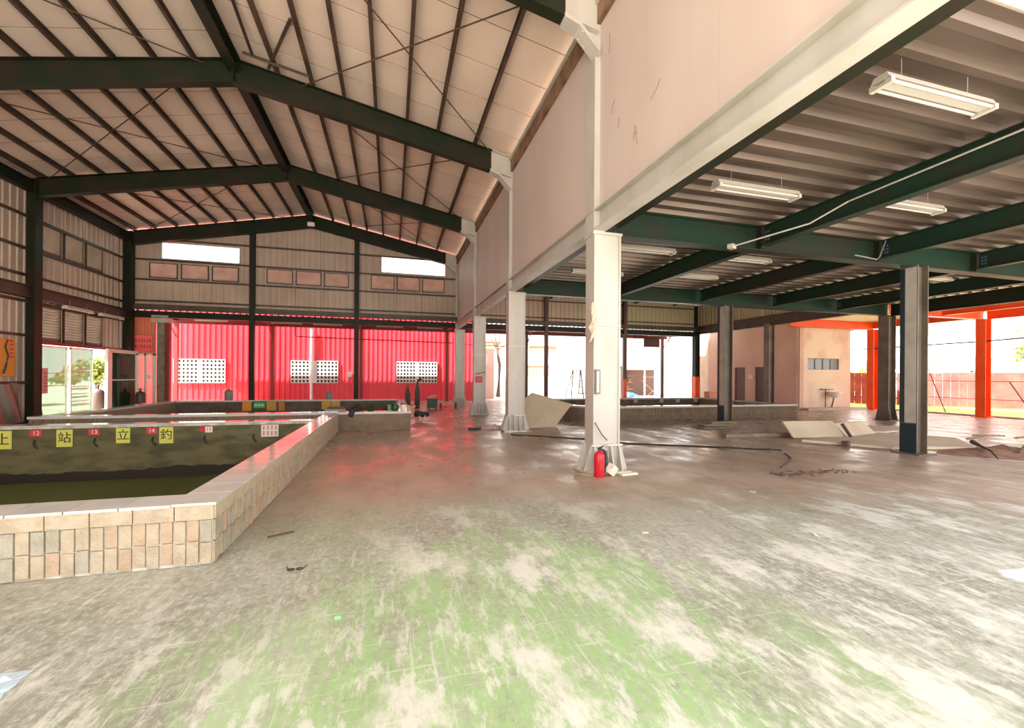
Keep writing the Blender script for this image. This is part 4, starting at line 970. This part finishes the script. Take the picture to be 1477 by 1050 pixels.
# soil heap with bent strips
s = MB(); n1, n2 = 14, 7; pts = []
random.seed(12)
for i in range(n1):
    a = 2 * PI * i / n1
    for j in range(n2):
        r = j / (n2 - 1); pts.append((11.9 + math.cos(a) * r * 1.3 * (1 + .2 * math.sin(3 * a)), 5.75 + math.sin(a) * r * .75, .004 + .14 * (1 - r) ** 1.2 * (1 + random.uniform(-.25, .25))))
s.add(pts, [(i * n2 + j, ((i + 1) % n1) * n2 + j, ((i + 1) % n1) * n2 + j + 1, i * n2 + j + 1) for i in range(n1) for j in range(n2 - 1)])
tag(stuff(s.build('soil_heap', 'soil', smooth=True)), 'flat heap of rusty soil on the floor at the right', 'soil')
o = MB().tube([(11.9, 6.25, .16), (11.6, 5.95, .12), (11.0, 5.5, .13), (10.6, 5.2, .05)], [.05, .025, .02, .01], 6).build('branch', 'bark'); tag(o, 'left dark branch lying across the rusty soil heap', 'branch')
o = MB().tube([(11.5, 5.35, .10), (12.1, 5.55, .16), (12.7, 5.75, .04)], [.015, .03, .012], 6).build('branch', 'bark'); tag(o, 'right dark branch lying across the rusty soil heap', 'branch')
# cables and debris on the floor
o = MB().tube([(2.9, 10.5, .012), (3.5, 10.1, .012), (4.5, 9.3, .012), (5.0, 8.6, .012), (6.3, 7.9, .012), (7.7, 7.05, .012)], .014, 5).build('floor_cable', 'black'); tag(o, 'black cable running across the floor behind the nearest white column', 'cable')
o = MB().tube([(7.45, 6.75, .012), (7.1, 6.3, .012), (6.6, 5.95, .012), (6.2, 5.7, .012)], .012, 5).build('floor_cable', 'darkgrey'); tag(o, 'short dark cable end curling on the floor in front of the pale panel', 'cable')
random.seed(21)
d = MB()
for i in range(70): d.rbox((5.7 + random.random() ** 1.6 * 1.5, 5.3 + random.gauss(0, .07), .005), (random.uniform(.02, .09), random.uniform(.015, .03), .008), random.uniform(-.5, .5))
tag(stuff(d.build('debris_line', 'door')), 'scattered dark debris on the floor right of the nearest white column', 'debris')
c = thing('sun_glasses', 'small black spectacles lying on the floor right of the pond corner', 'spectacles', (-.70, 3.63, 0))
for k in range(2):
    x = -.73 + k * .06; MB().tube([(x + .024 * math.cos(a), 3.63 + .018 * math.sin(a), .008) for a in [2 * PI * q / 10 for q in range(11)]], .004, 4).build('rim', 'black', c)
MB().tube([(-.755, 3.63, .008), (-.77, 3.70, .008)], .003, 4).build('temple', 'black', c); MB().tube([(-.645, 3.63, .008), (-.63, 3.70, .008)], .003, 4).build('temple', 'black', c)
o = MB().rbox((-.31, 2.85, .003), (.035, .035, .003), .3).build('green_scrap', mat('mint scrap', (.35, .9, .4), .6)); tag(o, 'tiny mint green scrap on the floor left of centre', 'scrap')
o = MB().rbox((-.98, 4.45, .006), (.22, .04, .012), .5).build('leaf_litter', 'bark'); tag(o, 'brown curled leaf on the floor beside the nearest pond wall', 'leaf')
for i, (x, y, lb) in enumerate(((2.35, 3.65, 'pale chip on the green floor below the nearest column'), (3.9, 3.2, 'pale chip on the floor at the lower right'), (4.55, 4.6, 'pale chip on the brown floor at the right'))):
    o = MB().rbox((x, y, .004), (.06, .025, .006), i).build('floor_chip', 'paper'); tag(o, lb, 'chip', 'pale chips on the floor')

pts = []
random.seed(33)
for i in range(12):
    for j in range(9):
        e = math.sin(PI * i / 11) * math.sin(PI * j / 8); pts.append((-2.16 + i * .04 + random.uniform(-.012, .012), 2.46 + j * .035 + random.uniform(-.01, .01), .003 + e * random.uniform(.01, .07)))
o = MB().add(pts, [(i * 9 + j, (i + 1) * 9 + j, (i + 1) * 9 + j + 1, i * 9 + j + 1) for i in range(11) for j in range(8)]).build('plastic_bag', mat('pale blue plastic', (.50, .62, .70), .2))
tag(o, 'crumpled pale blue plastic bag on the floor at the lower left corner', 'bag')
# ------------------------------------------------------------------ plaster block beyond the low side
pb = sroot('wall_block'); BX, BY = 18.6, 16.1
ZB = 4.1
def wall_seg_x(y0, y1, z0, z1): MB().box(BX, BX + .18, y0, y1, z0, z1).build('plaster_wall', 'plaster', pb)
doors = [(18.10, 18.72), (19.38, 20.15), (20.42, 21.1)]
ye = BY + .18
for (a, b_) in doors: wall_seg_x(ye, a, 0, ZB); wall_seg_x(a, b_, 2.03, ZB); ye = b_
wall_seg_x(ye, 23.6, 0, ZB)
WX = (19.08, 21.03, 1.88, 2.42)
def wall_seg_y(x0, x1, z0, z1): MB().box(x0, x1, BY, BY + .18, z0, z1).build('plaster_wall', 'plaster2', pb)
wall_seg_y(BX, WX[0], 0, ZB); wall_seg_y(WX[1], 21.6, 0, ZB); wall_seg_y(WX[0], WX[1], 0, WX[2]); wall_seg_y(WX[0], WX[1], WX[3], ZB)
MB().box(21.6, 21.78, BY, 23.6, 0, ZB).build('plaster_wall', 'plaster2', pb); MB().box(BX, 21.8, BY, 23.6, ZB, ZB + .1).build('roof_slab', 'concrete', pb)
MB().box(BX - .01, BX, 22.2, 23.6, 0, ZB).build('cream_strip', 'plaster2', pb)
MB().box(BX - .03, BX + .2, BY - .03, BY + .03, 0, ZB).build('corner_bead', 'plaster', pb)
for k, (a, b_) in enumerate(doors):
    d = sroot(f'door_{k + 3}', (BX, (a + b_) / 2, 0)); MB().box(BX + .06, BX + .11, a, b_, 0, 2.03).build('door_leaf', 'door', d)
    MB().lathe((BX + .05, b_ - .1, 1.0), [(.03, -.03), (.035, 0), (.03, .03)], 8).build('door_knob', 'dullmetal', d)
wd = sroot('window_3', (20, BY, 1.88)); n = 4; st = (WX[1] - WX[0]) / n
for i in range(n):
    x0 = WX[0] + i * st; x1 = x0 + st; l = MB(); t = .03
    l.box(x0, x1, BY + .02, BY + .08, WX[3] - t, WX[3]); l.box(x0, x1, BY + .02, BY + .08, WX[2], WX[2] + t); l.box(x0, x0 + t, BY + .02, BY + .08, WX[2], WX[3]); l.box(x1 - t, x1, BY + .02, BY + .08, WX[2], WX[3])
    fr = l.build('window_frame', 'greyroof', wd); MB().box(x0 + t, x1 - t, BY + .045, BY + .05, WX[2] + t, WX[3] - t).build('window_pane', 'pane', fr)
c = thing('wash_basin', 'white wash basin hanging on the sunlit plaster wall below the window', 'basin', (20.3, 15.8, 0))
MB().lathe((20.4, 15.82, .55), [(.10, 0), (.20, .08), (.30, .22), (.30, .26), (.26, .26), (.12, .1)], 14).build('bowl', 'signwhite', c, True)
MB().tube([(20.4, 15.85, .55), (20.4, 15.9, .3), (20.4, 15.98, 0)], .03, 6).build('waste_pipe', 'rust', c); MB().tube([(20.0, 15.95, .95), (20.0, 15.95, 0)], .02, 5).build('tap_pipe', 'darkgrey', c)
MB().box(19.8, 20.5, 15.94, 16.1, .92, .95).build('shelf', 'darkgrey', c)
o = MB().box(BX - .02, BX, 18.85, 19.15, 1.4, 1.62).build('door_sign', 'signwhite'); tag(o, 'small white sign on the pink wall between the dark doors', 'sign')

# ------------------------------------------------------------------ red factory beyond the canopy
YR = 25.68
fac = thing('red_factory', 'red corrugated factory wall with three white lattice windows beyond the canopy', 'building', (-3, YR + 1, 0))
x = -13.2
while x < 4.3:
    MB().corr((x, YR, 0), (1, 0, 0), (0, 0, 1), (0, -1, 0), .99, 5.8, .25, .03).build('wall_sheet', 'red', fac); x += 1.0
MB().box(-13.2, 4.75, YR + .05, YR + 6, 0, 5.75).build('wall_core', 'redshade', fac)
def lattice(x0, x1, z0, z1):
    fr = MB(); y0, y1 = YR - .11, YR - .04; nx, nz = 12, 6; mid = .16; half = (x1 - x0 - mid) / 2
    pitch = half / (nx / 2); hz = (z1 - z0) / nz
    fr.box(x0 + half, x0 + half + mid, y0, y1, z0, z1)
    for s_ in range(2):
        bx = x0 + s_ * (half + mid)
        for i in range(nx // 2 + 1): q = bx + i * pitch; fr.box(max(q - pitch * .17, bx), min(q + pitch * .17, bx + half), y0, y1, z0, z1)
    for j in range(nz + 1): q = z0 + j * hz; fr.box(x0, x1, y0 + .002, y1 - .002, max(q - hz * .19, z0), min(q + hz * .19, z1))
    o = fr.build('lattice_window', 'lattice', fac); MB().box(x0 + .01, x1 - .01, YR - .04, YR - .034, z0 + .01, z1 - .01).build('opening', 'hole', o)
lattice(-10.60, -8.30, 1.01, 2.22); lattice(-5.22, -2.86, 1.01, 2.22); lattice(.27, 2.56, 1.03, 2.24)
c = MB().tube([(-4.2, YR - .15, 0), (-4.2, YR - .15, 3.95)], .07, 8).build('rain_pipe', 'lattice', fac); c['label'] = 'white rain pipe'
o = MB().box(-2.35, -2.15, YR - .16, YR - .04, 1.35, 1.6).build('meter_box', 'lattice'); tag(o, 'small white meter box on the red factory right of the middle lattice window', 'box')

# ------------------------------------------------------------------ yard behind the low side
def bare_tree(x, y, h, label):
    t = thing('bare_tree', label, 'tree', (x, y, 0))
    MB().tube([(x, y, 0), (x + .1, y, h * .5), (x - .15, y, h * .8), (x - .3, y, h)], [.16, .12, .09, .04], 7).build('trunk', 'bark', t)
    for a, b_ in (((x, y, h * .7), (x - .8, y, h * 1.05)), ((x - .1, y, h * .75), (x + .7, y, h * .85)), ((x - .1, y, h * .8), (x + .3, y, h * 1.1))): MB().tube([a, b_], [.07, .03], 5).build('branch', 'bark', t)
def house(name, label, x0, x1, y0, y1, H, m, wins, roofm=None, cat='building', sides=()):
    h = thing(name, label, cat, ((x0 + x1) / 2, y0, 0)); MB().box(x0, x1, y0, y1, 0, H).build('walls', m, h)
    for (a, b_, z0, z1, fm, pm) in wins:
        l = MB(); t = .06
        l.box(a, b_, y0 - .07, y0, z1 - t, z1); l.box(a, b_, y0 - .07, y0, z0, z0 + t); l.box(a, a + t, y0 - .07, y0, z0, z1); l.box(b_ - t, b_, y0 - .07, y0, z0, z1)
        f_ = l.build('window_frame', fm, h); MB().box(a + t, b_ - t, y0 - .03, y0 - .01, z0 + t, z1 - t).build('window_pane', pm, f_)
    if roofm: MB().box(x0 - .4, x1 + .4, y0 - .5, y1 + .4, H, H + .22).build('roof_edge', roofm, h)
    return h
house('yard_house', 'pale house with brick orange panels seen between the second and third white columns', 6.2, 14.5, 32, 38, 5.2, 'housewhite', [(6.6, 8.1, 3.2, 4.1, 'housewhite', 'housebrick'), (10.2, 12.6, 3.2, 3.9, 'housewhite', 'housebrick'), (9.8, 11.9, 1.5, 2.3, 'greyroof', 'housebrick'), (13.2, 14.2, 1.4, 3.0, 'greyroof', 'housewhite')])
house('yard_house', 'tall white house behind the ladder and the nearest white column', 15.5, 26, 34, 40, 7.2, 'housewhite', [(16.2, 17.6, 1.6, 3.0, 'greyroof', 'housewhite'), (20.5, 22.2, 4.2, 5.6, 'greyroof', 'pane'), (24.0, 25.2, 4.2, 5.8, 'greyroof', 'pane')], 'greyroof')
h = house('pink_shed', 'pink shed wall with bright gap right of the third white column', 5.0, 6.4, 27.4, 29, 3.2, 'housepink', [(5.2, 5.9, 2.1, 2.9, 'housewhite', 'housebrick')])
bare_tree(7.2, 29.5, 4.4, 'bare dark tree forking above the pink shed')
c = thing('market_stall', 'dark open stall with shelves beyond the far pond, blue tarpaulin at its foot', 'stall', (18.2, 28, 0))
SXA, SXB = 16.2, 20.0
MB().box(SXA, SXB, 30, 30.1, 0, 2.0).build('back_wall', 'door', c); MB().box(SXA - .1, SXB + .2, 28.2, 30.2, 2.0, 2.1).build('roof', 'housewhite', c)
for x in (SXA, (SXA + SXB) / 2, SXB): MB().box(x - .04, x + .04, 28.3, 28.4, 0, 2.0).build('post', 'aluframe', c)
for z in (.5, 1.0, 1.5): MB().box(SXA + .3, SXA + 1.6, 29.4, 29.9, z, z + .04).build('shelf', 'wood', c)
for (a, b_) in (((18.2, 28.9, 1.2), (19.6, 28.9, .0)), ((18.6, 28.8, .0), (19.8, 28.8, 1.0)), ((18.2, 28.8, 1.45), (19.4, 28.8, 1.45))): MB().tube([a, b_], .03, 5).build('pole', 'wood', c)
for (x, z) in ((16.8, .54), (17.2, .54), (16.9, 1.04), (17.4, 1.04)): MB().box(x, x + .25, 29.5, 29.75, z, z + .25).build('crate', 'rust', c)
b = MB(); pts = []
for i in range(8):
    for j in range(4): pts.append((16.0 + i * .2, 27.4 + j * .25, .03 + .32 * math.sin(PI * i / 7) * (j / 3) + .04 * math.sin(i * 2 + j)))
b.add(pts, [(i * 4 + j, (i + 1) * 4 + j, (i + 1) * 4 + j + 1, i * 4 + j + 1) for i in range(7) for j in range(3)])
tag(b.build('blue_tarpaulin', 'blue'), 'blue tarpaulin heaped in front of the dark stall', 'tarpaulin')
c = thing('white_board', 'white board in a dark frame standing in the yard left of the stall', 'board', (14.9, 27, 0))
MB().box(14.1, 15.4, 27.05, 27.08, .05, 2.15).build('panel', 'housewhite', c)
l = MB(); l.box(15.36, 15.46, 27, 27.06, 0, 2.2); l.box(14.05, 14.11, 27, 27.06, 0, 2.2); l.box(14.05, 15.46, 27, 27.06, 2.14, 2.2); l.build('frame', 'darkgrey', c)
o = MB().tube([(14.7, 26.98, 2.17), (14.72, 26.93, 1.5), (14.66, 26.94, 1.1), (14.6, 26.96, .8)], [.02, .10, .06, .01], 6).build('hanging_rag', 'grey'); tag(o, 'grey rag hanging before the white framed board', 'rag')
o = MB().box(15.6, 16.75, YO - .13, YO - .09, 3.38, 3.96).build('hanging_sign', mat('maroon board', (.07, .014, .014), .6)); tag(o, 'dark maroon sign panel hanging under the canopy edge left of the far corner column', 'sign')
c = thing('balcony_grille', 'pale lattice balcony grille high behind the far dark corner column', 'grille', (20, 30, 3))
for i in range(7): MB().box(18.9 + i * .4, 18.94 + i * .4, 30.6, 30.65, 3.1, 4.6).build('bar', 'housepink', c)
for x in (18.9, 21.3): MB().box(x, x + .04, 30.66, 30.7, 0, 4.6).build('post', 'housepink', c)
for z in (3.1, 3.6, 4.1, 4.56): MB().box(18.9, 21.34, 30.6, 30.65, z, z + .04).build('rail', 'housepink', c)
for (x, y, lb) in ((-8.0, 0, ''),): pass
o = MB().rbox((15.1, 17.9, .62), (.5, .3, .3), .2).build('orange_bucket', mat('pale orange plastic', (.75, .28, .16), .5))
o.location.z = -.0; tag(o, 'pale orange box on the rim of the curved pond before the plaster wall', 'box')
for i, x in enumerate((9.9, 11.0, 12.4, 13.3, 14.3)):
    o = MB().box(x - .10, x + .10, 17.965, 17.985, .26, .41).build('number_plate', 'cardboard'); tag(o, 'small tan number plate on the inner wall of the curved pond, ' + ('first', 'second', 'third', 'fourth', 'fifth')[i] + ' from left', 'sign', 'number plates of the curved pond')

# ------------------------------------------------------------------ yard at the right
g = MB().box(23.1, 33.0, -2, 26, -.03, .0).build('grass_strip', 'grassm'); g['kind'] = 'stuff'; tag(g, 'patchy yellow green grass in front of the red fence', 'grass')
fe = thing('board_fence', 'red board fence beyond the orange columns', 'fence', (29, 15, 0))
a, b_ = Vector((25.2, 19.5, 0)), Vector((33.4, 7.2, 0)); d = (b_ - a); L_ = d.length; d.normalize(); ang = math.atan2(d.y, d.x); n = int(L_ / .3)
fm = bmesh_box('fence_board', .294, .04, 1.75, 'fence')
random.seed(4)
for i in range(n):
    q = a + d * (.3 * i + .15); o = piece('fence_board', fm, fe, (q.x, q.y, .92 + random.uniform(-.02, .02))); o.rotation_euler = (0, 0, ang)
for z in (.4, 1.5): MB().rbox(((a.x + b_.x) / 2 + .05, (a.y + b_.y) / 2 + .05, z), (L_, .05, .1), ang).build('fence_rail', 'redshade', fe)
def leafy(x, y, zc, r, ht, label, n=900, trunk=True, sz=.16):
    t = thing('leafy_tree' if trunk else 'bush', label, 'tree' if trunk else 'bush', (x, y, 0))
    if trunk: MB().tube([(x, y, 0), (x + .1, y, zc * .5), (x - .1, y, zc)], [.12, .10, .06], 7).build('trunk', 'bark', t)
    for k in range(4 if trunk else 2): MB().tube([(x, y, zc * .6 if trunk else 0), (x + random.uniform(-r, r) * .7, y + random.uniform(-r, r) * .7, zc + random.uniform(0, ht) * .5)], [.05, .015], 5).build('branch', 'bark', t)
    b = MB()
    lobes = [(random.gauss(0, .45) * r, random.gauss(0, .45) * r, random.gauss(0, .4) * ht) for _ in range(9)]
    for i in range(n):
        l = random.choice(lobes); v = Vector((random.gauss(0, 1), random.gauss(0, 1), random.gauss(0, 1))).normalized() * random.random() ** .4
        p = Vector((x + l[0] + v.x * r * .45, y + l[1] + v.y * r * .45, max(zc + l[2] + v.z * ht * .45, .1)))
        u = Vector((random.gauss(0, 1), random.gauss(0, 1), random.gauss(0, .6))).normalized(); w_ = u.cross(Vector((random.gauss(0, 1), random.gauss(0, 1), random.gauss(0, 1)))).normalized()
        s_ = sz * random.uniform(.6, 1.2); b.add([p - u * s_, p + w_ * s_ * .45, p + u * s_, p - w_ * s_ * .45], [(0, 1, 2, 3)])
    stuff(b.build('foliage', 'leaf', t))
random.seed(15)
leafy(32.0, 14.2, 3.4, 1.3, 1.0, 'young leafy tree behind the red fence right of the near orange column')
leafy(34.5, 13.2, 1.9, 1.6, .7, 'dark leafy bush behind the red fence at the right edge', trunk=False)
leafy(29.5, 21.5, 1.2, 1.4, .7, 'bush seen left of the flared dark column', trunk=False)
leafy(-14.6, 27.0, 1.7, 1.4, 1.0, 'sunlit tree outside the open left doorway')
leafy(-16.5, 24.5, 1.0, 1.2, .6, 'sunlit bush outside the glass doors on the left', 700, False)
house('side_house', 'white house with dark eave behind the red fence', 34.5, 46, 19, 25, 2.6, 'housewhite', [(36, 37.2, .8, 2.0, 'greyroof', 'pane')], 'greyroof')
house('side_house', 'tall pale apartment house far behind the red fence', 40, 58, 28, 38, 10.5, 'housewhite', [(42, 44.5, 5.5, 7.6, 'greyroof', 'pane'), (47, 49, 5.5, 7.5, 'greyroof', 'pane'), (52, 54, 5.5, 7.5, 'greyroof', 'pane'), (42, 44, 8.4, 9.6, 'greyroof', 'pane')])
house('side_house', 'small white house seen just left of the far orange column', 26.5, 31, 25, 30, 4.6, 'housewhite', [(27.2, 28.2, 2.5, 3.9, 'greyroof', 'pane')], 'greyroof')
for i, (z, lb) in enumerate(((1.42, 'upper'), (.72, 'lower'))):
    o = MB().tube([(X4 + .2, 4.5, z), (X4 + .2, YB, z - .03), (X4 + .2, YC, z), (X4 + .2, 19, z)], .014, 5).build('guard_cable', 'darkgrey'); tag(o, lb + ' thin guard cable strung between the orange columns', 'cable')
o = MB().tube([(X4, 5, 3.2), (X4, YB, 2.95), (X4, YC + 2.5, 2.85)], .03, 6).build('rail_pipe', 'darkgrey'); tag(o, 'dark pipe strung high between the orange columns', 'pipe')
o = MB().tube([(X4 + .8, 10.2, .0), (X4 + .1, 10.6, 1.4)], .02, 5).build('prop_stick', 'darkgrey'); tag(o, 'thin dark stick leaning on the guard cables right of the near orange column', 'stick')
o = MB().tube([(X4 + .8, 12.9, .0), (X4 + .2, 13.2, 1.9)], .018, 5).build('prop_stick', 'darkgrey'); tag(o, 'thin dark stick leaning on the guard cables left of the near orange column', 'stick')
k = MB().box(X4 + .3, X4 + .6, 3, 15.4, 0, .06).build('kerb', 'concrete'); tag(k, 'low kerb under the orange columns along the grass', 'kerb')
bpy.context.view_layer.update()
